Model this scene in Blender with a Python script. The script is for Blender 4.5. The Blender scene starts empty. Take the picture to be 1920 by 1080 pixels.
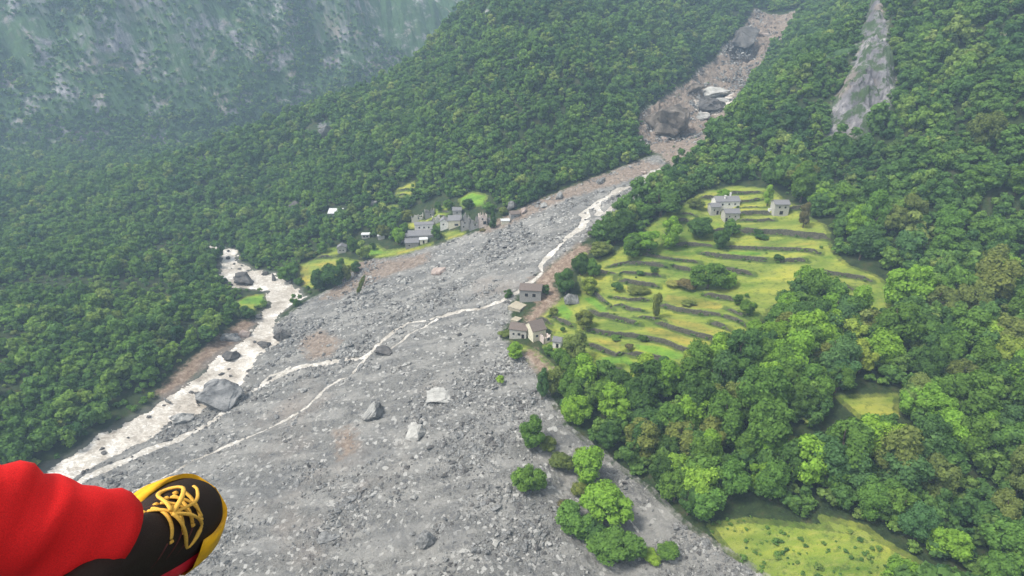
import bpy, bmesh, math, random
import numpy as np
from mathutils import Vector, Matrix, Euler
R = math.radians
sc = bpy.context.scene
col = sc.collection
rng = np.random.default_rng(7)
random.seed(7)

# ---------------------------------------------------------------- camera, light, exposure
CAM = np.array([0.0, 0.0, 150.0]); PITCH = R(24); FPX = 1100.0
cam_d = bpy.data.cameras.new("camera"); cam = bpy.data.objects.new("camera", cam_d); col.objects.link(cam)
cam.location = CAM; cam.rotation_euler = (R(90) - PITCH, 0, 0)
cam_d.sensor_width = 36; cam_d.lens = 36 * FPX / 1920; cam_d.clip_start = 0.1; cam_d.clip_end = 6000
sc.camera = cam

SUN_EL, SUN_AZ = R(58), R(-112)          # azimuth measured from +Y towards +X
w = bpy.data.worlds.new("World"); sc.world = w; w.use_nodes = True
nt = w.node_tree; bg = nt.nodes["Background"]
sky = nt.nodes.new("ShaderNodeTexSky"); sky.sky_type = 'NISHITA'; sky.sun_disc = False
sky.sun_elevation = SUN_EL; sky.sun_rotation = SUN_AZ; sky.altitude = 600; sky.air_density = 1.0; sky.dust_density = 4.0
hs = nt.nodes.new('ShaderNodeHueSaturation'); hs.inputs['Saturation'].default_value = .22   # thin overcast: greyer skylight
nt.links.new(sky.outputs[0], hs.inputs['Color']); nt.links.new(hs.outputs[0], bg.inputs[0]); bg.inputs[1].default_value = 0.13
sd = bpy.data.lights.new("sun", 'SUN'); sd.energy = 1.9; sd.angle = R(11); sd.color = (1.0, 0.95, 0.86)
so = bpy.data.objects.new("sun", sd); col.objects.link(so)
sdir = Vector((math.sin(SUN_AZ) * math.cos(SUN_EL), math.cos(SUN_AZ) * math.cos(SUN_EL), math.sin(SUN_EL)))
so.rotation_euler = sdir.to_track_quat('Z', 'Y').to_euler(); so.location = (0, 300, 600)
sc.view_settings.view_transform = 'Standard'; sc.view_settings.look = 'None'
sc.view_settings.exposure = 1.22; sc.view_settings.gamma = 1.0
sc.render.engine = 'CYCLES'
sc.cycles.max_bounces = 6; sc.cycles.diffuse_bounces = 3; sc.cycles.transparent_max_bounces = 6
sc.cycles.volume_bounces = 0; sc.cycles.use_denoising = True

# ---------------------------------------------------------------- noise
def _h(ix, iy, s):
    n = (ix.astype(np.int64) * 374761393 + iy.astype(np.int64) * 668265263 + s * 982451653) & 0xffffffff
    n = ((n ^ (n >> 13)) * 1274126177) & 0xffffffff
    n = (n ^ (n >> 16)) & 0xffff
    return n / 65535.0
def vnoise(x, y, s=0):
    x = np.asarray(x, float); y = np.asarray(y, float)
    ix = np.floor(x); iy = np.floor(y); fx = x - ix; fy = y - iy
    ix = ix.astype(np.int64); iy = iy.astype(np.int64)
    fx = fx * fx * (3 - 2 * fx); fy = fy * fy * (3 - 2 * fy)
    a = _h(ix, iy, s); b = _h(ix + 1, iy, s); c = _h(ix, iy + 1, s); d = _h(ix + 1, iy + 1, s)
    return (a + (b - a) * fx) * (1 - fy) + (c + (d - c) * fx) * fy
def fbm(x, y, o=4, s=0):
    t = 0; a = 1.0; n = 0
    for i in range(o):
        t = t + a * (vnoise(x, y, s + i) - .5) * 2; n += a; a *= .5; x = x * 2.03 + 17.1; y = y * 2.03 - 9.7
    return t / n

# ---------------------------------------------------------------- pixel rays (photo pixels, 1920 wide)
CP, SP = math.cos(PITCH), math.sin(PITCH)
def raydir(px, py):
    a = (np.asarray(px, float) - 960) / FPX; b = (540 - np.asarray(py, float)) / FPX
    return np.stack([a, CP + b * SP, -SP + b * CP], -1)
def at_z(px, py, z):
    d = raydir(px, py); t = (z - CAM[2]) / d[..., 2]
    return CAM[0] + d[..., 0] * t, d[..., 1] * t
def at_d(px, py, dist):            # point at horizontal depth y = dist
    d = raydir(px, py); t = dist / d[..., 1]
    return d[..., 0] * t, dist, CAM[2] + d[..., 2] * t

# ---------------------------------------------------------------- base floor: thin plate through surveyed points
ctl = []
for px, py, z in [
    (300,800,0),(400,700,1),(480,620,3),(560,550,6),(470,510,8),(430,470,10),(380,455,12),(150,900,-2),(0,1000,-3),
    (320,650,7),(300,560,12),(310,480,15),(420,590,8),(100,550,18),(100,750,8),
    (700,1037,6),(300,1000,0),(500,900,3),(900,1000,13),(700,760,11),(520,680,5),(700,600,15),(640,550,12),(800,500,22),
    (900,620,23),(960,550,30),(940,440,37),(1050,460,43),(1130,370,56),(1240,310,68),(1000,385,48),
    (1200,900,13),(1350,1036,12),(1050,760,22),(1400,950,18),(1620,1000,22),(1300,750,29),(1600,750,36),(1850,900,30),
    (1200,600,34),(1050,600,29),(1030,660,27),(1150,500,41),(1300,450,50),(1400,400,59),(1540,420,61),(1620,530,50),(1620,640,43),
    (1250,400,58),(1400,340,69),(1800,600,50),
    (800,460,26),(600,480,16),(300,450,14),(740,400,30),(630,400,26),(900,385,44),(1000,370,50),(1100,330,61)]:
    x, y = at_z(px, py, z); ctl.append((float(x), float(y), z))
for px, py, d in [(1300,240,470),(1345,195,515),(1380,150,560),(1420,90,610),(1460,42,650)]:
    x, y, z = at_d(px, py, d); ctl.append((float(x), float(y), float(z)))
gx = ctl[-1][0]
ctl += [(gx + 70, 800, 260), (-300, 620, 20), (-420, 700, 22), (-700, 600, 22), (-700, 900, 30), (0, 650, 60), (0, 1000, 110),
        (500, 500, 90), (600, 300, 65), (800, 100, 40), (400, 60, 15), (0, 0, 4), (-400, 0, -6), (-700, 200, 10), (300, -100, 8), (500, 900, 240)]
ctl = np.array(ctl)
def _U(r2): return np.where(r2 > 1e-9, r2 * np.log(np.maximum(r2, 1e-9)), 0)
SCL = 300.0
cx = ctl[:, 0] / SCL; cy = ctl[:, 1] / SCL; n = len(ctl)
K = _U((cx[:, None] - cx) ** 2 + (cy[:, None] - cy) ** 2) + np.eye(n) * 2e-3
Pm = np.stack([np.ones(n), cx, cy], 1)
A = np.block([[K, Pm], [Pm.T, np.zeros((3, 3))]])
sol = np.linalg.solve(A, np.concatenate([ctl[:, 2], np.zeros(3)]))
def floor_h(x, y):
    x = x / SCL; y = y / SCL; h = sol[n] + sol[n + 1] * x + sol[n + 2] * y
    for i in range(n): h = h + sol[i] * _U((x - cx[i]) ** 2 + (y - cy[i]) ** 2)
    return h
# ---------------------------------------------------------------- polygons in the plan
def seg_dist(x, y, pts, closed=False):
    best = np.full(np.shape(x), 1e18); m = len(pts)
    for i in range(m if closed else m - 1):
        ax, ay = pts[i]; bx, by = pts[(i + 1) % m]
        dx, dy = bx - ax, by - ay; L = dx * dx + dy * dy + 1e-12
        t = np.clip(((x - ax) * dx + (y - ay) * dy) / L, 0, 1)
        best = np.minimum(best, (x - ax - t * dx) ** 2 + (y - ay - t * dy) ** 2)
    return np.sqrt(best)
def inside(x, y, pts):
    r = np.zeros(np.shape(x), bool); m = len(pts)
    for i in range(m):
        ax, ay = pts[i]; bx, by = pts[(i + 1) % m]
        if ay == by: continue
        r ^= ((ay > y) != (by > y)) & (x < (bx - ax) * (y - ay) / (by - ay) + ax)
    return r
def sdist(x, y, pts, far=40.0):           # + inside, - outside, clamped at -far
    p = np.array(pts); out = np.full(np.shape(x), -far)
    m = (x > p[:, 0].min() - far) & (x < p[:, 0].max() + far) & (y > p[:, 1].min() - far) & (y < p[:, 1].max() + far)
    if m.any():
        xx, yy = x[m], y[m]; d = seg_dist(xx, yy, pts, True); out[m] = np.maximum(np.where(inside(xx, yy, pts), d, -d), -far)
    return out
def softpos(d, k=12.0): return np.where(d > 4 * k, d, k * np.log1p(np.exp(np.clip(d, -400, 4 * k) / k)))

GS = 2.0; GX0, GX1, GY0, GY1 = -1100, 1100, -120, 1500
gxs = np.arange(GX0, GX1 + GS, GS); gys = np.arange(GY0, GY1 + GS, GS)
GXX, GYY = np.meshgrid(gxs, gys)
FL = floor_h(GXX, GYY)
def bil(G, x, y):
    u = np.clip((np.asarray(x, float) - GX0) / GS, 0, len(gxs) - 1.001); v = np.clip((np.asarray(y, float) - GY0) / GS, 0, len(gys) - 1.001)
    i = u.astype(int); j = v.astype(int); fu = u - i; fv = v - j
    return (G[j, i] * (1 - fu) + G[j, i + 1] * fu) * (1 - fv) + (G[j + 1, i] * (1 - fu) + G[j + 1, i + 1] * fu) * fv
TS = 90 * 1.006 ** np.arange(520)
def cast(px, py, G=None, hf=None):
    """photo pixel -> point where its ray meets the ground"""
    px = np.atleast_1d(np.asarray(px, float)); py = np.atleast_1d(np.asarray(py, float))
    d = raydir(px, py); X = d[:, None, 0] * TS; Y = d[:, None, 1] * TS; Z = CAM[2] + d[:, None, 2] * TS
    gap = Z - (hf(X, Y) if hf else bil(G, X, Y)); hit = gap < 0
    k = np.where(hit.any(1), hit.argmax(1), len(TS) - 1); k = np.maximum(k, 1); r = np.arange(len(px))
    g0, g1 = gap[r, k - 1], gap[r, k]; f = np.clip(g0 / np.where(abs(g0 - g1) < 1e-9, 1, g0 - g1), 0, 1)
    t = TS[k - 1] + (TS[k] - TS[k - 1]) * f
    return d[:, 0] * t, d[:, 1] * t, CAM[2] + d[:, 2] * t
def fplan(lst, G=FL):
    a = np.array(lst, float); x, y, z = cast(a[:, 0], a[:, 1], G); return list(zip(x.tolist(), y.tolist()))
# mountain feet
gl = [at_d(px, py, d)[:2] for px, py, d in [(1238,300,425),(1290,235,470),(1335,190,515),(1368,150,560),(1405,90,610),(1443,42,650)]]
gr = [at_d(px, py, d)[:2] for px, py, d in [(1255,310,420),(1325,240,470),(1375,190,515),(1412,150,560),(1440,90,610),(1480,42,650)]]
gl = [(float(a), float(b)) for a, b in gl]; gr = [(float(a), float(b)) for a, b in gr]
S1 = [(-500,420)] + fplan([(200,447),(300,437),(450,425),(600,425),(700,408),(800,393),(900,366),(1000,345),(1100,316),(1180,296)]) + gl + \
     [(gl[-1][0] + 70, 800), (500, 1500), (330, 1400), (100, 1130), (-70, 930), (-230, 740), (-365, 590), (-450, 500)]
S3 = fplan([(1990,560),(1800,510),(1640,480),(1590,430),(1555,375),(1480,335),(1400,322),(1320,318),(1285,318)])
S3 = S3[::-1]
S3 = gr[::-1][:-1] + S3 + [(1000, 300), (1500, 600), (1500, 1500), (560, 1500), (gr[-1][0] + 75, 800)]
S2 = [(-1500, 560), (-700, 600), (-480, 650), (-330, 720), (-170, 830), (0, 990), (150, 1200), (300, 1700), (-1500, 1700)]
D1 = sdist(GXX, GYY, S1, 60); D3 = sdist(GXX, GYY, S3, 60); D2 = sdist(GXX, GYY, S2, 60)
rib = fbm(GXX / 90, GYY / 90, 5, 11)
ridge = 1 - abs(fbm(GXX / 45 + GYY / 200, GYY / 140, 4, 31))
SS = lambda e0, e1, x: (lambda t: t * t * (3 - 2 * t))(np.clip((x - e0) / (e1 - e0), 0, 1))
up1, up2, up3 = softpos(D1, 7), softpos(D2, 7), softpos(D3, 7)
az = GXX / np.maximum(GYY, 50.0)
LF = np.interp(az, [-.9, -.75, -.6, -.43, -.33, -.2, -.1, 0, .1], [.10, .13, .22, .42, .47, .58, .76, .95, 1.0])
HG = FL + (up1 * 0.62 + np.minimum(up1, 120) * .07) * LF + up3 * 0.72 + up2 * 1.55
HG += SS(5, 70, D1) * (rib * 17 + ridge * 15 - 9) * (.35 + .65 * LF) + SS(5, 60, D3) * (rib * 12 + ridge * 7 - 5)
HG += SS(5, 90, D2) * (fbm(GXX / 60, GYY / 60, 6, 71) * 34 + ridge * 30 - 20)
HG = np.where(HG > 240, 240 + 90 * (1 - np.exp(-(HG - 240) / 90.0)), HG)
HG += fbm(GXX / 14, GYY / 14, 3, 5) * 1.2 * SS(0, 30, np.maximum(np.maximum(D1, D2), D3))
# ---------------------------------------------------------------- traced outlines on the ground
def Z(ox, oy, s, L): return [(ox + a / s, oy + b / s) + tuple(c) for a, b, *c in L]
Z3 = lambda L: Z(1000, 480, 4.155, L)
Z7 = lambda L: Z(1180, 290, 4.0, L)
Z6 = lambda L: Z(900, 290, 4.0, L)
Z8 = lambda L: Z(295, 440, 4.91, L)
Z5 = lambda L: Z(560, 340, 4.8, L)
def plan(lst): return fplan(lst, HG)
FAN = plan([(1236,288),(1200,300),(1140,325),(1080,347),(1000,380),(960,404),(900,432),(800,464),(740,482),(700,486),(670,492),(655,515),(620,542),(578,562),
    (545,585),(500,620),(470,655),(440,690),(400,735),(340,775),(270,815),(180,850),(0,950),(-120,1040),(0,1150),(1500,1150),
    (1440,1080),(1370,1037),(1290,985),(1215,912),(1130,852),(1060,797),(1030,742),(1003,690),(975,660),(945,636),(940,622),(958,600),(955,575),(975,548),(1000,522),(1040,492),(1085,458),(1130,428),(1180,388),(1225,345),(1258,312)])
GUL = plan([(1262,316),(1236,288),(1196,268),(1200,212),(1255,176),(1296,150),(1312,128),(1340,112),(1358,84),(1388,62),(1402,40),(1415,15),(1500,15),(1488,42),(1470,70),(1440,92),(1422,128),(1402,158),(1388,200),(1362,232),(1335,258),(1300,298)])
SOIL = [plan(p) for p in [
    [(1258,312),(1205,300),(1140,325),(1080,347),(1000,380),(900,432),(905,440),(960,420),(1010,396),(1060,375),(1120,355),(1160,345),(1200,330),(1240,318)],
    Z(920,520,7.71,[(560,20),(700,0),(900,60),(960,180),(960,330),(900,430),(760,560),(720,680),(600,740),(480,660),(600,480),(700,380),(620,330),(700,180)]),
    [(1040,492),(1085,458),(1110,462),(1075,500),(1030,530),(1005,545),(1000,522)],
    [(560,640),(600,620),(640,640),(620,670),(580,675)], [(630,810),(660,800),(672,840),(640,860)],
    [(670,492),(760,486),(800,475),(805,490),(720,520),(640,560),(600,560),(640,530)],
    [(295,735),(340,690),(400,640),(455,600),(490,600),(440,655),(380,690),(340,730),(300,770)],
    [(1000,690),(975,660),(1000,655),(1040,700),(1035,730)]]]
SLAB = plan([(1300,182),(1350,172),(1375,178),(1372,200),(1340,215),(1300,205)])
CLIFF = plan([(1640,20),(1615,42),(1606,100),(1592,145),(1562,190),(1548,238),(1570,268),(1620,262),(1662,232),(1676,150),(1660,60)])
KNOB = plan([(1215,200),(1262,188),(1292,215),(1290,245),(1262,262),(1205,262),(1195,235)])
DARKG = plan([(1362,80),(1400,66),(1432,80),(1420,112),(1370,115)])
BANDS = [plan(Z3([(900,330),(1000,280),(960,290)]))]
MEADOW = [plan(p) for p in [
    [(1012,600),(1030,575),(1062,556),(1095,552),(1085,520),(1110,492),(1150,478),(1200,440),(1240,405),(1290,380),(1330,358),(1380,350),(1450,358),(1500,398),(1545,425),
     (1560,470),(1590,500),(1650,525),(1700,560),(1650,590),(1560,560),(1500,545),(1440,580),(1415,620),(1400,650),(1340,665),(1310,690),(1265,705),(1180,715),(1120,700),(1085,670),(1050,668),(1020,650),(1040,620)],
    [(958,640),(1000,655),(1040,690),(1035,712),(985,672)],
    Z5([(0,760),(180,690),(420,690),(640,740),(500,830),(300,860),(120,960),(0,920)]), Z5([(560,590),(700,560),(780,620),(900,610),(1200,550),(1210,590),(1100,620),(860,670),(700,690),(580,670)]),
    Z5([(1290,470),(1400,440),(1500,460),(1480,490),(1340,525)]), Z5([(790,230),(900,220),(880,290),(810,300)]), Z5([(900,70),(1040,0),(1060,50),(980,160),(860,170),(880,110)]),
    Z5([(1180,340),(1240,250),(1370,200),(1360,290),(1260,400),(1000,420),(960,380)]),
    Z5([(1440,160),(1560,90),(1700,130),(1660,220),(1480,240)]), Z5([(200,620),(350,590),(380,640),(300,690),(220,680)]),
    Z8([(680,640),(820,570),(1000,540),(1010,620),(930,650),(880,700),(760,720)]), Z8([(0,560),(120,570),(200,640),(60,640)]),
    [(1330,985),(1400,975),(1500,985),(1625,1000),(1700,1040),(1800,1100),(1450,1100),(1370,1037)],
    [(1480,820),(1530,835),(1540,870),(1490,860)], [(1570,745),(1680,740),(1680,780),(1620,790)], [(1540,970),(1625,990),(1660,1020),(1560,1000)]]]
BRIGHT = [plan(p) for p in [
    Z3([(370,320),(480,310),(600,430),(590,470),(500,465)]), Z3([(780,690),(1000,700),(1230,790),(1100,850),(780,760)]), Z3([(480,790),(740,770),(840,860),(560,880)]),
    Z3([(150,400),(250,360),(330,440),(290,530),(150,490)]), Z7([(720,735),(900,730),(1010,740),(1000,780),(720,770)]), Z3([(960,880),(1080,860),(1080,950),(980,950)]),
    Z7([(640,520),(700,530),(690,570),(640,560)]), Z5([(1440,160),(1560,90),(1700,130),(1660,220),(1480,240)]), Z5([(580,620),(700,590),(790,640),(640,680)]),
    Z8([(680,640),(820,570),(1000,540),(1010,620),(930,650)])]]
YELLOW = [plan(p) for p in [
    Z5([(0,760),(110,760),(120,900),(60,960),(0,920)]), Z5([(120,740),(400,700),(420,760),(200,800)]), Z5([(860,640),(1200,550),(1210,590),(1000,640),(860,670)]), Z5([(1290,490),(1480,470),(1480,490),(1340,525)]),
    Z3([(1020,290),(1300,320),(1500,370),(1460,450),(1120,420),(1000,380)]), Z3([(990,480),(1300,520),(1420,600),(1380,650),(1100,570)]), Z3([(820,540),(1000,560),(1250,650),(1330,680),(1250,750),(1100,700),(900,640)]),
    Z3([(600,30),(730,60),(620,90)]), Z3([(700,220),(930,250),(850,300),(720,290)]), Z3([(430,640),(700,680),(690,770),(520,720)]), Z7([(850,680),(1400,660),(1430,700),(900,700)]), Z7([(120,750),(450,780),(480,810),(250,790)])]]
RIVER = plan(Z8([(390,80),(480,120),(520,180),(590,220),(570,300),(580,360),(640,410),(670,480),(740,480),(830,500),(930,500),(1010,520),(1015,600),(1030,660),(940,730),(900,830),(850,900),(780,970),(680,1030)])
    + [(430,652),(408,664),(386,683),(374,703),(350,719),(319,736),(295,753),(200,810),(80,880),(-60,960),(-60,1010),(80,935),(200,865),(270,825),(310,800),(345,785),(375,770),(420,745),(462,712),(470,690),(480,672),(500,652),(523,646),(515,623),(521,595),(529,583),(556,568),(574,556),(560,542),(539,525),(519,515),(495,508),(472,506),(448,491),(444,479),(447,466),(417,465),(397,458)])
def ribbon(L):
    a = np.array(L, float); x, y, z = cast(a[:, 0], a[:, 1], HG)
    r = np.sqrt(x ** 2 + y ** 2 + (z - 150) ** 2); return list(zip(x, y)), a[:, 2] * r / FPX / 2 * np.where(a[:, 2] < 4.5, .95, 1.2) * np.where(y > 300, 1.7, 1)
RIB = [ribbon(L) for L in [
    Z6([(1400,100,6),(1300,130,6),(1230,185,7),(1180,230,6),(1040,270,5),(940,340,7),(880,370,6),(800,410,5),(775,470,7),(770,540,6),(690,590,6),(630,650,6),(560,720,7),(490,780,6),(450,840,4.5),(470,880,4),(400,945,6),(330,980,4)])
      + [(972,547,5),(940,565,5),(900,578,5),(870,583,5),(835,592,5),(820,600,4.5),(795,615,4),(770,627,4),(752,642,4),(735,655,3)],
    Z6([(1180,230,5),(1160,290,7),(1110,310,4)]), Z6([(880,370,5),(895,440,4)]), Z6([(990,395,5),(950,430,3)]), Z6([(1230,185,5),(1130,240,4),(1000,300,4),(870,380,4)]),
    [(835,592,5),(800,600,4),(765,605,4),(740,620,5),(715,640,6),(700,655,6),(690,665,8),(670,671,8),(640,675,8),(600,683,7),(565,688,6),(540,697,6),(515,710,6),(495,722,5),(470,735,5),(440,755,6),(415,775,7),(390,795,7),(360,810,8),(330,826,8),(295,840,8),(200,880,9),(100,925,10),(-60,1000,12)],
    [(688,668,4),(675,685,4),(660,700,2.5),(635,712,3),(610,728,3),(595,745,4),(575,765,3),(550,778,3),(510,800,3),(480,812,3),(440,830,3),(400,845,3),(360,865,3),(325,888,3),(290,905,3),(200,950,3),(100,1000,3),(0,1050,3)],
    [(545,688,2.5),(528,700,2.5),(505,704,3),(490,722,3)], [(1205,1010,2),(1190,985,2),(1165,955,1.5)]]]
def rib_sd(x, y, rb, far=25):
    P, Wd = rb; p = np.array(P); out = np.full(np.shape(x), -far * 1.0)
    m = (x > p[:, 0].min() - far) & (x < p[:, 0].max() + far) & (y > p[:, 1].min() - far) & (y < p[:, 1].max() + far)
    if not m.any(): return out
    xx, yy = x[m], y[m]; best = np.full(xx.shape, -far * 1.0)
    for i in range(len(P) - 1):
        ax, ay = P[i]; bx, by = P[i + 1]; dx, dy = bx - ax, by - ay
        t = np.clip(((xx - ax) * dx + (yy - ay) * dy) / (dx * dx + dy * dy + 1e-9), 0, 1)
        best = np.maximum(best, Wd[i] + (Wd[i + 1] - Wd[i]) * t - np.hypot(xx - ax - t * dx, yy - ay - t * dy))
    out[m] = best; return out
def water_sd(x, y):
    a = sdist(x, y, RIVER, 25) + fbm(x / 5, y / 5, 3, 91) * 2.0
    b = np.full(np.shape(x), -25.0)
    for rb in RIB: b = np.maximum(b, rib_sd(x, y, rb))
    return a, b + fbm(x / 4, y / 4, 2, 92) * (.5 + 1.6 * SS(270, 330, y))

WALLS = [(l, Z3(p)) for l, p in [
    ('w', [(600,95),(740,65),(860,68),(1000,75)]), ('w', [(500,130),(600,150),(650,165)]), ('w', [(660,165),(700,145),(800,150),(980,165)]), ('w', [(860,0),(1000,35),(1130,50),(1270,60)]),
    ('w', [(700,200),(820,225),(950,240)]), ('w', [(1060,90),(1150,105),(1230,120)]), ('w', [(480,300),(540,360),(610,420)]), ('w', [(615,412),(680,400),(760,430),(850,445)]),
    ('w', [(620,340),(750,360),(880,350)]), ('w', [(1010,395),(1120,430),(1300,455),(1460,480)]), ('w', [(1350,310),(1450,330),(1550,350)]), ('w', [(1510,430),(1570,460),(1640,490)]),
    ('w', [(1465,483),(1560,510),(1640,545)]), ('w', [(140,495),(220,520),(290,545)]), ('w', [(50,500),(115,522)]), ('w', [(580,480),(700,510),(805,535)]), ('w', [(812,495),(900,500),(980,512)]),
    ('w', [(985,535),(1100,580),(1250,620),(1400,655)]), ('w', [(1400,535),(1500,570)]), ('w', [(450,590),(600,620),(760,630),(900,655),(1020,680),(1130,730),(1250,760)]),
    ('w', [(440,700),(560,750),(640,790),(690,770)]), ('w', [(770,770),(880,795),(990,810),(1080,850)]), ('w', [(480,870),(560,890),(640,880)]), ('w', [(1500,110),(1600,130),(1680,145)]),
    ('w', [(1420,5),(1600,25),(1820,40)]), ('w', [(455,440),(510,470),(600,475)])]] + [(l, Z7(p)) for l, p in [
    ('w', [(640,575),(700,575),(840,580)]), ('t', [(850,585),(1000,600),(1150,600),(1300,620),(1470,635)]), ('w', [(370,680),(480,685),(620,700)]), ('w', [(740,705),(900,715),(1080,720),(1250,725),(1400,740)]),
    ('w', [(550,750),(700,775),(850,785),(1000,800)]), ('w', [(1150,805),(1300,800)]), ('w', [(730,870),(820,890),(900,900)]), ('t', [(825,460),(950,458),(1050,460)]),
    ('w', [(830,505),(950,510),(1060,500)]), ('w', [(820,368),(900,362),(970,345)]), ('w', [(760,295),(870,300),(980,295)]), ('w', [(830,418),(900,414),(980,414)]),
    ('w', [(1200,415),(1280,405),(1360,405)]), ('w', [(1430,890),(1550,910),(1690,930),(1780,945)]), ('w', [(1540,990),(1650,1010)]), ('w', [(110,750),(250,790),(400,810),(500,820)]),
    ('w', [(0,830),(120,830),(260,850)]), ('w', [(370,500),(440,505)]), ('w', [(390,455),(480,465)]), ('w', [(550,330),(630,330)])]] + [(l, Z5(p)) for l, p in [
    ('v', [(900,85),(1000,80)]), ('v', [(890,130),(980,130)]), ('v', [(860,160),(960,165)]), ('v', [(810,245),(890,250)]), ('v', [(820,290),(880,290)]), ('v', [(1270,280),(1360,280)]), ('v', [(1230,320),(1330,325)]), ('v', [(1180,360),(1260,365)]), ('v', [(170,690),(300,680)])]]
WP = []
for kind, pl in WALLS:
    p = plan([q[:2] for q in pl]); 
    (ax, ay), (bx, by) = p[0], p[1]; (cx_, cy_), (dx_, dy_) = p[-2], p[-1]; ex = .5 if kind == 'v' else 2.2
    la, lb = math.hypot(ax - bx, ay - by), math.hypot(dx_ - cx_, dy_ - cy_)
    p = [(ax + (ax - bx) / la * ex, ay + (ay - by) / la * ex)] + p[1:-1] + [(dx_ + (dx_ - cx_) / lb * ex, dy_ + (dy_ - cy_) / lb * ex)]; WP.append((kind, p))
def terrace(x, y):
    out = np.zeros(np.shape(x))
    for kind, P in WP:
        Hh = {'w': 1.8, 't': 2.8, 'v': 1.3}[kind]; L = {'w': 10.0, 't': 13.0, 'v': 6.0}[kind]
        p = np.array(P); m = (x > p[:, 0].min() - 6) & (x < p[:, 0].max() + 6) & (y > p[:, 1].min() - 2) & (y < p[:, 1].max() + L + 1)
        if not m.any(): continue
        xx, yy = x[m], y[m]; bd = np.full(xx.shape, 1e9); sg = np.zeros(xx.shape); en = np.zeros(xx.shape)
        for i in range(len(P) - 1):
            ax, ay = P[i]; bx, by = P[i + 1]; dx, dy = bx - ax, by - ay; LL = math.hypot(dx, dy)
            t = ((xx - ax) * dx + (yy - ay) * dy) / LL ** 2; tc = np.clip(t, 0, 1)
            d = np.hypot(xx - ax - tc * dx, yy - ay - tc * dy); c = (dx * (yy - ay) - dy * (xx - ax)) / LL
            k = d < bd; bd = np.where(k, d, bd); sg = np.where(k, c, sg)
            ee = (np.maximum(-t, 0) if i == 0 else 0) + (np.maximum(t - 1, 0) if i == len(P) - 2 else 0); en = np.where(k, ee * LL, en)
        b = Hh * np.clip(1 - sg / L, 0, 1) * np.clip((sg + .15) / .4, 0, 1) * np.clip(1 - en / 4, 0, 1)
        out[m] = np.maximum(out[m], b)
    return out
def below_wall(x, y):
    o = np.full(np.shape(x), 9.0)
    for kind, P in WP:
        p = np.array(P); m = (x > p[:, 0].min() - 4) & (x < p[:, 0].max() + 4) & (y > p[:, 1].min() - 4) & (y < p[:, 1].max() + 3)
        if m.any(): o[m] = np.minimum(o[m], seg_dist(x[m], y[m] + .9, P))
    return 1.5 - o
def gh(x, y):
    x = np.atleast_1d(np.asarray(x, float)); y = np.atleast_1d(np.asarray(y, float))
    a, b = water_sd(x, y)
    return bil(HG, x, y) + terrace(x, y) - .9 * SS(-.6, 1.6, a) - .45 * SS(-.5, .8, b)
def smax(L, x, y, far=30):
    o = np.full(np.shape(x), -far * 1.0)
    for p in L: o = np.maximum(o, sdist(x, y, p, far))
    return o

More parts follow.
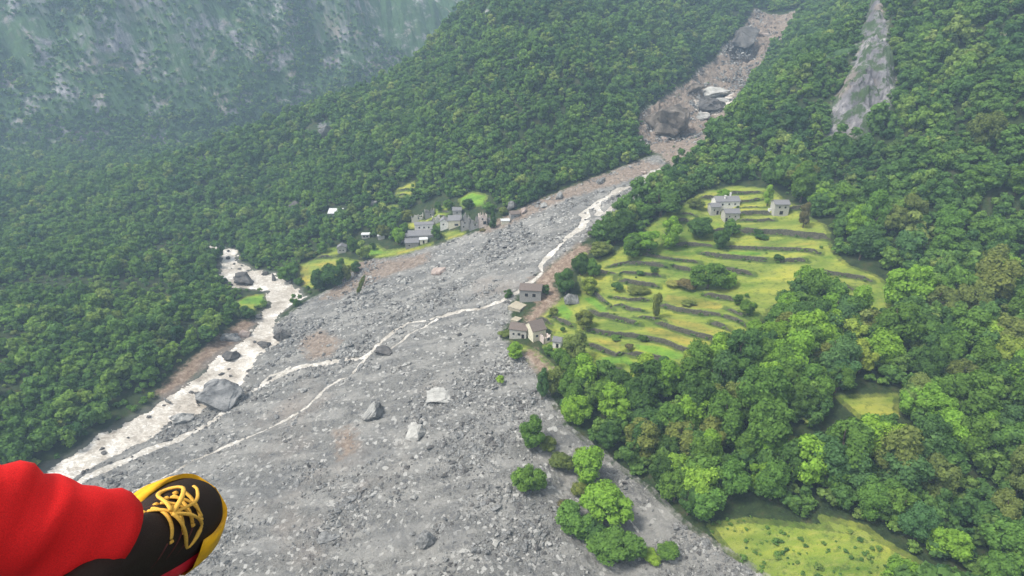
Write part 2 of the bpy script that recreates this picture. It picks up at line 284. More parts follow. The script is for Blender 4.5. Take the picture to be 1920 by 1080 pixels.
# ---------------------------------------------------------------- materials
def mat(name, rough=.9):
    m = bpy.data.materials.new(name); m.use_nodes = True; b = m.node_tree.nodes["Principled BSDF"]
    b.inputs["Roughness"].default_value = rough; b.inputs["Specular IOR Level"].default_value = .25
    return m, m.node_tree, b
class NB:
    def __init__(s, t): s.t = t
    def n(s, ty, **k):
        o = s.t.nodes.new(ty)
        for a, v in k.items(): setattr(o, a, v)
        return o
    def l(s, a, b): s.t.links.new(a, b)
    def pos(s, obj=False):
        if obj: return s.n("ShaderNodeTexCoord").outputs["Object"]
        return s.n("ShaderNodeNewGeometry").outputs["Position"]
    def noise(s, scale, detail=4, rough=.55, vec=None, out=0, dist=0):
        o = s.n("ShaderNodeTexNoise"); o.inputs["Scale"].default_value = scale; o.inputs["Detail"].default_value = detail
        o.inputs["Roughness"].default_value = rough; o.inputs["Distortion"].default_value = dist
        if vec is not None: s.l(vec, o.inputs["Vector"])
        return o.outputs[out]
    def vor(s, scale, vec=None, out="Distance", rnd=1):
        o = s.n("ShaderNodeTexVoronoi"); o.inputs["Scale"].default_value = scale; o.inputs["Randomness"].default_value = rnd
        if vec is not None: s.l(vec, o.inputs["Vector"])
        return o.outputs[out]
    def ramp(s, f, stops):
        o = s.n("ShaderNodeValToRGB"); cr = o.color_ramp
        while len(cr.elements) < len(stops): cr.elements.new(.5)
        for e, (p, c) in zip(cr.elements, stops): e.position = p; e.color = (*c, 1) if len(c) == 3 else c
        s.l(f, o.inputs[0]); return o.outputs[0]
    def mix(s, f, a, b, mode='MIX'):
        o = s.n("ShaderNodeMix", data_type='RGBA', blend_type=mode)
        for i, v in ((0, f), (6, a), (7, b)):
            if hasattr(v, "is_linked"): s.l(v, o.inputs[i])
            else: o.inputs[i].default_value = v if i == 0 else (*v, 1)
        return o.outputs[2]
    def math(s, op, a, b=0, c=0):
        o = s.n("ShaderNodeMath", operation=op)
        for i, v in enumerate((a, b, c)):
            if hasattr(v, "is_linked"): s.l(v, o.inputs[i])
            else: o.inputs[i].default_value = v
        return o.outputs[0]
    def mr(s, v, a, b, c=0., d=1., smooth=True):
        o = s.n("ShaderNodeMapRange", interpolation_type='SMOOTHSTEP' if smooth else 'LINEAR')
        s.l(v, o.inputs[0])
        for i, q in zip((1, 2, 3, 4), (a, b, c, d)): o.inputs[i].default_value = q
        return o.outputs[0]
    def attr(s, name): return s.n("ShaderNodeAttribute", attribute_name=name).outputs["Fac"]
    def bump(s, h, strength, dist, bs):
        o = s.n("ShaderNodeBump"); o.inputs["Strength"].default_value = strength; o.inputs["Distance"].default_value = dist
        s.l(h, o.inputs["Height"]); s.l(o.outputs[0], bs.inputs["Normal"])
    def stretch(s, vec, sc3, rot=(0, 0, 0)):
        o = s.n("ShaderNodeMapping"); o.inputs["Scale"].default_value = sc3; o.inputs["Rotation"].default_value = rot; s.l(vec, o.inputs["Vector"]); return o.outputs[0]

def ground_material():
    m, t, bs = mat("ground", .95); g = NB(t); P = g.pos()
    edge = g.math('MULTIPLY', g.math('SUBTRACT', g.noise(.35, 5, .65, P), .5), 7.0)
    def mask(a, wdt=1.0, e=1.0):
        return g.mr(g.math('ADD', g.attr(a), g.math('MULTIPLY', edge, e)), -wdt, wdt)
    n1 = g.noise(.02, 5, .6, P); n2 = g.noise(.25, 5, .6, P); n3 = g.noise(1.3, 4, .7, P)
    forest = g.ramp(n2, [(.3, (.012, .022, .008)), (.5, (.028, .045, .014)), (.7, (.06, .055, .025))])
    forest = g.mix(g.mr(n3, .5, .7), forest, (.04, .075, .02))
    grass = g.ramp(n1, [(.35, (.12, .20, .026)), (.5, (.19, .25, .036)), (.65, (.26, .28, .05))])
    gst = g.noise(.9, 4, .7, g.stretch(P, (.25, 1, 1)))
    grass = g.mix(g.mr(gst, .4, .75), grass, (.25, .27, .065))
    grass = g.mix(g.mr(g.attr("yellow"), -.5, 1.5), grass, g.ramp(n2, [(.3, (.20, .20, .04)), (.7, (.31, .28, .06))]))
    grass = g.mix(g.mr(g.attr("bright"), -.5, 1.5), grass, g.ramp(n2, [(.3, (.10, .22, .025)), (.7, (.17, .30, .035))]))
    grass = g.mix(g.mr(g.noise(.45, 6, .75, P), .5, .66, 0, .7), grass, (.06, .10, .022))
    band = g.noise(1.0, 3, .5, g.stretch(P, (.035, .16, .2), (0, 0, R(8))))
    grass = g.mix(1.0, grass, g.ramp(band, [(.34, (.62, .74, .62)), (.5, (1, 1, 1)), (.64, (1.30, 1.18, 1.0))]), 'MULTIPLY')
    grass = g.mix(g.mr(g.math('ADD', g.attr("rank_shade"), g.math('MULTIPLY', edge, .35)), -.2, .9, 0, .8), grass, (.045, .08, .018))  # darker long grass below walls, with the walls' shade put into its colour
    gn = g.noise(2.2, 5, .75, P); vor = g.vor(.9, P, "Color"); vs = g.n("ShaderNodeSeparateColor"); g.l(vor, vs.inputs[0])
    deb = g.ramp(gn, [(.30, (.045, .044, .040)), (.45, (.135, .132, .122)), (.6, (.205, .201, .187)), (.78, (.38, .37, .34))])
    deb = g.mix(g.mr(vs.outputs[0], .88, .93, 0, .6), deb, (.5, .49, .46))
    deb = g.mix(g.mr(vs.outputs[1], .86, .92, 0, .7), deb, (.085, .085, .088))
    streak = g.noise(.05, 5, .6, g.stretch(P, (1, 3.2, 1), (0, 0, R(-38))))
    deb = g.mix(g.mr(streak, .44, .58, 0, .5), deb, (.31, .30, .275))
    deb = g.mix(g.mr(g.noise(.035, 5, .6, g.stretch(P, (1, 2.5, 1), (0, 0, R(-40)))), .52, .64, 0, .45), deb, (.12, .12, .118))
    deb = g.mix(g.mr(g.noise(.018, 4, .6, P), .55, .7, 0, .55), deb, (.23, .195, .165))
    soil = g.ramp(g.noise(.5, 6, .75, P), [(.3, (.080, .055, .040)), (.5, (.215, .155, .112)), (.7, (.37, .31, .25))])
    deb = g.mix(g.math('MULTIPLY', mask("soil", 2.0, 1.2), .72), deb, soil)
    rockn = g.math('ADD', g.math('MULTIPLY', g.noise(.30, 6, .7, g.stretch(P, (1, 1, .4))), .45), g.math('MULTIPLY', g.noise(.05, 6, .7, P, dist=.6), .55))
    rock = g.ramp(rockn, [(.36, (.07, .07, .075)), (.46, (.18, .175, .185)), (.55, (.29, .28, .285)), (.64, (.50, .48, .46))])
    rock = g.mix(g.mr(g.noise(.03, 4, .6, P), .5, .62, 0, .6), rock, (.32, .26, .20))
    geo = g.n("ShaderNodeNewGeometry"); sx = g.n("ShaderNodeSeparateXYZ"); g.l(geo.outputs["True Normal"], sx.inputs[0])
    rveg = g.math('MULTIPLY', g.mr(sx.outputs[2], .22, .45), g.mr(g.noise(.028, 7, .75, P, dist=.4), .38, .50))
    mrock = g.mix(rveg, rock, g.ramp(n2, [(.3, (.03, .065, .025)), (.7, (.065, .125, .04))]))
    c = g.mix(mask("meadow", .8, .25), forest, grass)
    c = g.mix(mask("rock", 1.5, 1.0), c, mrock)
    c = g.mix(mask("cliff", 1.5, 1.0), c, g.mix(g.mr(g.noise(.09, 5, .7, P), .47, .55, 0, .9), g.mix(1.0, rock, (.75, .74, .75), 'MULTIPLY'), (.05, .085, .03)))
    c = g.mix(mask("soilbank", 1.5, 1.2), c, soil)
    fanm = mask("fan", .8, .7); c = g.mix(fanm, c, deb)
    wet = g.mr(g.attr("wet"), -2.5, .2, 0, .55); c = g.mix(wet, c, (.16, .155, .145))
    c = g.mix(g.mr(g.attr("slab"), -1, 2), c, g.ramp(g.noise(.3, 5, .6, g.stretch(P, (.3, 1, 2.5))), [(.35, (.2, .16, .13)), (.5, (.55, .5, .44)), (.7, (.7, .66, .6))]))
    g.l(c, bs.inputs["Base Color"])
    hb = g.math('ADD', g.math('MULTIPLY', gn, .5), g.math('MULTIPLY', vs.outputs[2], .25))
    g.bump(hb, .9, .8, bs); return m
GM = ground_material()

def mesh_grid(name, V, F, material, attrs=None, smooth=True, parent=None):
    me = bpy.data.meshes.new(name); V = np.ascontiguousarray(V, np.float32); F = np.ascontiguousarray(F, np.int32)
    k = F.shape[1]
    me.vertices.add(len(V)); me.vertices.foreach_set("co", V.ravel()); me.loops.add(F.size); me.loops.foreach_set("vertex_index", F.ravel())
    me.polygons.add(len(F)); me.polygons.foreach_set("loop_start", np.arange(0, F.size, k, dtype=np.int32)); 
    me.update(calc_edges=True)
    if smooth: me.polygons.foreach_set("use_smooth", np.ones(len(F), bool))
    for a, v in (attrs or {}).items():
        at = me.attributes.new(a, 'FLOAT', 'POINT'); at.data.foreach_set("value", np.ascontiguousarray(v, np.float32))
    if material: me.materials.append(material)
    o = bpy.data.objects.new(name, me); col.objects.link(o); o.parent = parent; return o

# polar sheet round the camera's foot
rr = np.concatenate([np.geomspace(4, 90, 60)[:-1], np.geomspace(90, 800, 860)[:-1], np.geomspace(800, 1900, 170)]); aa = np.radians(np.linspace(-72, 72, 900))
PX = rr[:, None] * np.sin(aa); PY = rr[:, None] * np.cos(aa)
px_, py_ = PX.ravel(), PY.ravel()
wa, wb = water_sd(px_, py_)
hb = bil(HG, px_, py_) + terrace(px_, py_)
fan_sd = np.maximum(sdist(px_, py_, FAN, 30), sdist(px_, py_, GUL, 30))
d13 = np.maximum(bil(D1, px_, py_), bil(D3, px_, py_)); d2 = bil(D2, px_, py_)
rockm = np.maximum(smax([CLIFF, KNOB, DARKG], px_, py_), np.clip(d2 + 5, -30, 30))
rockm = np.maximum(rockm, (fbm(px_ / 22, py_ / 22, 4, 55) - .40) * 60 - 40 * (1 - SS(30, 90, d13)))
fz = SS(-1, 3, fan_sd)
hz = hb + fz * (fbm(px_ / 9, py_ / 9, 4, 3) * 1.0 + (1 - abs(fbm(px_ / 3.3, py_ / 3.3, 3, 8)) * 2) * .35 + fbm((px_ * .78 + py_ * .62) / 40, (py_ * .78 - px_ * .62) / 7, 3, 19) * .8)
hz += SS(-2, 3, rockm) * (np.floor(fbm(px_ / 12, py_ / 12, 5, 61) * 7) * 1.1 + fbm(px_ / 5, py_ / 5, 3, 62) * 2.5) * np.where(d2 > 0, .55, .8)
hz += SS(-3, 7, sdist(px_, py_, KNOB)) * (2 + np.floor(fbm(px_ / 6, py_ / 6, 4, 63) * 6) * 1.3) + SS(0, 4, sdist(px_, py_, GUL)) * (np.floor(fbm(px_ / 14, py_ / 7, 4, 64) * 7) * .9 + fbm(px_ / 4, py_ / 4, 3, 65) * 2.0) * SS(400, 460, py_) + SS(-2, 6, sdist(px_, py_, CLIFF)) * 6 
hz += SS(-1, 5, sdist(px_, py_, CLIFF)) * (np.floor(fbm((px_ + py_ * .4) / 16, py_ / 30, 4, 68) * 9) * 2.2 + (1 - abs(fbm(px_ / 9, py_ / 16, 3, 69)) * 3) * 1.5)
hz -= SS(0, 6, sdist(px_, py_, DARKG)) * 9
top = hz.copy(); wmax = np.maximum(wa, wb)
hz = hz - 1.3 * SS(-.8, 2.0, wa) - .6 * SS(-.6, .6, wb)
nr, na = len(rr), len(aa)
idx = np.arange(nr * na).reshape(nr, na)
Fq = np.stack([idx[:-1, :-1], idx[1:, :-1], idx[1:, 1:], idx[:-1, 1:]], -1).reshape(-1, 4)[:, ::-1]
V = np.stack([px_, py_, hz], 1)
soil = smax(SOIL, px_, py_)
ATT = dict(fan=fan_sd, soil=np.maximum(soil, sdist(px_, py_, GUL)), soilbank=soil, meadow=smax(MEADOW, px_, py_), bright=smax(BRIGHT, px_, py_), yellow=smax(YELLOW, px_, py_), rock=rockm, wet=wmax, cliff=smax([CLIFF], px_, py_), rank_shade=below_wall(px_, py_),  slab=sdist(px_, py_, SLAB))
far_face = d2[Fq[:, 0]] > 2
flatv = (rockm > -1) | (fan_sd > 0)
def sub(name, mask, VV=V, attrs=ATT, material=GM):
    F = Fq[mask]; u, inv = np.unique(F, return_inverse=True)
    o = mesh_grid(name, VV[u], inv.reshape(-1, 4), material, {k: v[u] for k, v in attrs.items()}); o["kind"] = "structure"
    if attrs: o.data.polygons.foreach_set("use_smooth", ~flatv[F[:, 0]])
    return o
ground = sub("ground", ~far_face); mountain = sub("mountain", far_face)

def water_material(name, stops):
    m, t, bs = mat(name, .3); g = NB(t); P = g.pos()
    n = g.math('ADD', g.math('MULTIPLY', g.noise(.55, 6, .7, g.stretch(P, (1, 1.8, 1), (0, 0, R(-35))), dist=1.2), .55), g.math('MULTIPLY', g.noise(.07, 5, .6, P, dist=.8), .45))
    c = g.ramp(n, stops)
    g.l(c, bs.inputs["Base Color"]); bs.inputs["Specular IOR Level"].default_value = .4; g.bump(g.noise(1.2, 5, .7, P), .6, .5, bs); return m
WM = water_material("silty_water", [(.34, (.17, .145, .115)), (.43, (.34, .30, .25)), (.52, (.50, .46, .40)), (.60, (.80, .77, .72))])
WS = water_material("foaming_water", [(.36, (.17, .15, .12)), (.45, (.32, .29, .245)), (.53, (.46, .43, .38)), (.62, (.72, .70, .65))])
fa = wa[Fq].max(1) > -1.5; fb = (wb[Fq].max(1) > -1.2) & ~fa
wz = top + .02 + fbm(px_ / 2.0, py_ / 2.0, 3, 77) * .45; ww = np.where(wa > -1.5, wz - .55, top - .16 + fbm(px_ / 1.2, py_ / 1.2, 2, 78) * .16)
rv = sub("river", fa, np.stack([px_, py_, ww], 1), {}, WM); st = sub("stream", fb, np.stack([px_, py_, ww], 1), {}, WS)
# ================================================================ things
def obj(name, me, parent=None, m=None):
    o = bpy.data.objects.new(name, me); col.objects.link(o); o.parent = parent
    if m is not None and not me.materials: me.materials.append(m)
    return o
def tag(o, label=None, cat=None, group=None, kind=None):
    if label: o["label"] = label
    if cat: o["category"] = cat
    if group: o["group"] = group
    if kind: o["kind"] = kind
    return o
def empty(name, loc, rz=0):
    o = bpy.data.objects.new(name, None); col.objects.link(o); o.location = loc; o.rotation_euler = (0, 0, rz); o.empty_display_size = .5; return o
def pydata(name, V, F, m=None, smooth=False):
    me = bpy.data.meshes.new(name); me.from_pydata([tuple(v) for v in V], [], [tuple(f) for f in F])
    if m: me.materials.append(m)
    if smooth: me.polygons.foreach_set("use_smooth", [True] * len(me.polygons))
    me.update(); return me
def rng_to(x, y, z): return np.sqrt(x * x + y * y + (z - 150) ** 2)
def project(x, y, z):
    dx, dy, dz = x, y, z - 150.0
    dep = dy * CP - dz * SP; up = dy * SP + dz * CP
    return 960 + FPX * dx / dep, 540 - FPX * up / dep, dep

# ---------------------------------------------------------------- foliage
def leaf_material(name, far):
    m = bpy.data.materials.new(name); m.use_nodes = True; t = m.node_tree; t.nodes.clear(); g = NB(t)
    out = g.n("ShaderNodeOutputMaterial"); oi = g.n("ShaderNodeObjectInfo"); P = g.pos()
    if far:
        base = g.ramp(oi.outputs["Random"], [(0, (.070, .145, .046)), (.3, (.125, .230, .058)), (.6, (.170, .290, .064)), (.85, (.24, .36, .072)), (1, (.33, .38, .11))])
        reg = g.noise(.022, 4, .6, oi.outputs["Location"])
        base = g.mix(g.mr(reg, .40, .62, 0, .75), base, (.085, .165, .045)); base = g.mix(g.mr(reg, .52, .36, 0, .6), base, (.028, .075, .036))
    else:
        base = oi.outputs["Color"]
    v = g.noise(.55, 4, .65, P)
    c = g.mix(1.0, base, g.ramp(v, [(.3, (.60, .62, .62)), (.5, (1, 1, 1)), (.68, (1.45, 1.38, 1.25))]), 'MULTIPLY')
    nrm = g.n("ShaderNodeNewGeometry")
    d = g.n("ShaderNodeBsdfDiffuse"); tr = g.n("ShaderNodeBsdfTranslucent"); mx = g.n("ShaderNodeMixShader"); mx.inputs[0].default_value = .36
    g.l(c, d.inputs[0]); g.l(g.mix(1.0, c, (1.1, 1.25, .6), 'MULTIPLY'), tr.inputs[0]); g.l(d.outputs[0], mx.inputs[1]); g.l(tr.outputs[0], mx.inputs[2]); g.l(mx.outputs[0], out.inputs[0])
    return m
LEAF_N, LEAF_F = leaf_material("leaves", False), leaf_material("far_leaves", True)
def simple_mat(name, c1, c2, scale, rough=.9, bump=.4, obj_co=True, stretch=(1, 1, 1), vary=0):
    m, t, b = mat(name, rough); g = NB(t); P = g.pos(obj_co); P = g.stretch(P, stretch)
    n = g.noise(scale, 6, .65, P); c = g.ramp(n, [(.32, c1), (.68, c2)])
    if vary:
        oi = g.n("ShaderNodeObjectInfo"); c = g.mix(1.0, c, g.ramp(oi.outputs["Random"], [(0, (1 - vary,) * 3), (1, (1 + vary,) * 3)]), 'MULTIPLY')
    g.l(c, b.inputs["Base Color"]); g.bump(n, bump, .3, b); return m
BARK = simple_mat("bark", (.06, .045, .03), (.16, .13, .10), 3)
def frames(nrm, r):
    t = np.cross(nrm, r.normal(size=nrm.shape)); t /= np.linalg.norm(t, axis=1, keepdims=True) + 1e-9
    return t, np.cross(nrm, t)
def crown_mesh(name, seed, nl, nleaf, ls, shape='round', D=9.0, Ht=10.0, m=None):
    r = np.random.default_rng(seed); V = []; 
    lob = []
    k = 0
    while len(lob) < nl:
        u = r.normal(size=3); u /= np.linalg.norm(u); rad = r.uniform(.35, 1.0) ** .5
        k += 1
        if shape == 'round': c = np.array([u[0] * D * .36 * rad, u[1] * D * .36 * rad, Ht * .52 + u[2] * Ht * .35 * rad]) * np.array([1 + .25 * math.sin(seed), 1 - .25 * math.sin(seed), 1]); rl = D * r.uniform(.09, .20)
        elif shape == 'tall': c = np.array([u[0] * D * .26 * rad, u[1] * D * .26 * rad, Ht * .55 + u[2] * Ht * .38 * rad]); rl = D * r.uniform(.12, .19)
        elif shape == 'bush': c = np.array([u[0] * D * .36 * rad, u[1] * D * .36 * rad, Ht * .38 + abs(u[2]) * Ht * .36 * rad - .6]); rl = D * r.uniform(.13, .22)
        else:
            z = r.uniform(.08, .98); c = np.array([u[0] * D * .40 * (1 - z), u[1] * D * .40 * (1 - z), Ht * z]); rl = D * (.05 + .12 * (1 - z))
        lob.append((c, rl))
    w_ = np.array([l[1] ** 2 for l in lob]); w_ /= w_.sum(); which = r.choice(nl, nleaf, p=w_)
    C = np.array([l[0] for l in lob])[which]; RL = np.array([l[1] for l in lob])[which]
    u = r.normal(size=(nleaf, 3)); u[:, 2] += .35; u /= np.linalg.norm(u, axis=1, keepdims=True)
    fl = np.array([1, 1, .85]); p = C + u * fl * RL[:, None] * r.uniform(.78, 1.12, (nleaf, 1))
    nr_ = u + r.normal(size=(nleaf, 3)) * .45; nr_[:, 2] += .25; nr_ /= np.linalg.norm(nr_, axis=1, keepdims=True)
    a, b = frames(nr_, r); s = ls * r.uniform(.55, 1.35, (nleaf, 1)); s2 = s * r.uniform(.5, 1.0, (nleaf, 1))
    q = np.stack([p - a * s, p - b * s2 + nr_ * s * .15, p + a * s * .9, p + b * s2 - nr_ * s * .1], 1).reshape(-1, 3)
    F = np.arange(nleaf * 4).reshape(-1, 4)
    # solid heart of each lobe, so little light leaks through
    ico = ICO; nv = len(ico[0]); VV = [q]; FF = [F]; off = len(q)
    hearts = []
    for c, rl in lob:
        hv = c + ico[0] * rl * .80 * np.array([1, 1, .85]); hearts.append((hv, ico[1] + off)); off += nv
    me = bpy.data.meshes.new(name)
    Vall = np.concatenate([q] + [h[0] for h in hearts]); tri = np.concatenate([h[1] for h in hearts])
    nF4, nF3 = len(F), len(tri); loops = np.concatenate([F.ravel(), tri.ravel()])
    starts = np.concatenate([np.arange(nF4) * 4, nF4 * 4 + np.arange(nF3) * 3])
    me.vertices.add(len(Vall)); me.vertices.foreach_set("co", Vall.astype(np.float32).ravel()); me.loops.add(len(loops)); me.loops.foreach_set("vertex_index", loops.astype(np.int32))
    me.polygons.add(nF4 + nF3); me.polygons.foreach_set("loop_start", starts.astype(np.int32)); me.update(calc_edges=True); me.validate()
    me.materials.append(m); return me
def ico_data(sub):
    bm = bmesh.new(); bmesh.ops.create_icosphere(bm, subdivisions=sub, radius=1); bm.verts.ensure_lookup_table()
    d = (np.array([v.co[:] for v in bm.verts]), np.array([[v.index for v in f.verts] for f in bm.faces])); bm.free(); return d
ICO = ico_data(1)
def tube(V, F, p0, p1, r0, r1, k=6):
    p0, p1 = np.array(p0, float), np.array(p1, float); d = p1 - p0; d /= np.linalg.norm(d) + 1e-9
    a = np.cross(d, [0.3, .9, .1]); a /= np.linalg.norm(a); b = np.cross(d, a); o = len(V)
    for p, r_ in ((p0, r0), (p1, r1)):
        for i in range(k):
            t = 2 * math.pi * i / k; V.append(p + (a * math.cos(t) + b * math.sin(t)) * r_)
    for i in range(k): F.append((o + i, o + (i + 1) % k, o + k + (i + 1) % k, o + k + i))
def trunk_mesh(name, seed, Ht=10, D=9, limbs=5):
    r = np.random.default_rng(seed); V, F = [], []
    pts = [(0, 0, -1.2), (r.normal() * .12, r.normal() * .12, Ht * .25), (r.normal() * .3, r.normal() * .3, Ht * .55), (r.normal() * .4, r.normal() * .4, Ht * .8)]
    rad = [.36, .26, .17, .05]
    for i in range(3): tube(V, F, pts[i], pts[i + 1], rad[i], rad[i + 1], 7)
    for i in range(limbs):
        a = i * 2.4 + r.uniform(0, .6); z = Ht * r.uniform(.28, .5); e = (math.cos(a) * D * .3, math.sin(a) * D * .3, z + Ht * r.uniform(.12, .28)); mid = (e[0] * .5, e[1] * .5, z + Ht * .1)
        tube(V, F, (pts[1][0], pts[1][1], z), mid, .14, .09, 5); tube(V, F, mid, e, .09, .03, 5)
    return pydata(name, V, F, BARK, True)
NEAR = [(crown_mesh("crown", 100 + i, [30, 24, 36, 20, 28, 33][i], 5200, .29, 'round', m=LEAF_N), trunk_mesh("trunk", 200 + i)) for i in range(6)]
TALL = [(crown_mesh("crown", 120 + i, 20, 3400, .29, 'tall', m=LEAF_N), trunk_mesh("trunk", 220 + i)) for i in range(3)]
BUSH = [(crown_mesh("crown", 140 + i, 16, 2600, .32, 'bush', m=LEAF_N), None) for i in range(3)]
CONI = [(crown_mesh("crown", 160, 44, 3600, .30, 'cone', m=LEAF_N), trunk_mesh("trunk", 240, limbs=0))]
SHP = dict(r=NEAR, t=TALL, b=BUSH, c=CONI)
TONE = dict(deep=(.035, .080, .028), mid=(.055, .120, .032), bright=(.090, .185, .034), lime=(.12, .215, .040), yellow=(.125, .185, .045), olive=(.075, .11, .04), blue=(.042, .098, .045), brown=(.075, .08, .048), cream=(.14, .175, .07))
TONE = {k: (v[0] * 2.15, v[1] * 1.8, v[2] * 1.35) for k, v in TONE.items()}
TNAME = dict(deep="dark green", mid="mid-green", bright="bright green", lime="lime green", yellow="yellow-green", olive="olive green", blue="blue-green", brown="brownish grey", cream="cream-flowering green")
def make_tree(kind, x, y, z, D, Ht, tone, label, group=None, cat="tree", name=None, lean=0, rot=None):
    name = name or dict(r="broadleaf_tree", t="slender_tree", b="bush", c="conifer_tree")[kind]
    root = empty(name, (x, y, z), random.uniform(0, 6.28) if rot is None else rot); root.scale = (D / 9, D / 9, Ht / 10)
    if lean: root.rotation_euler = (0, lean, 0)
    c, t = random.choice(SHP[kind]); co = obj("crown", c, root)
    j = random.uniform(.88, 1.14); j2 = random.uniform(.94, 1.06); T = TONE[tone]; co.color = (T[0] * j * j2, T[1] * j, T[2] * j / j2, 1)
    if t: obj("trunk", t, root)
    tag(root, label, cat, group); return root
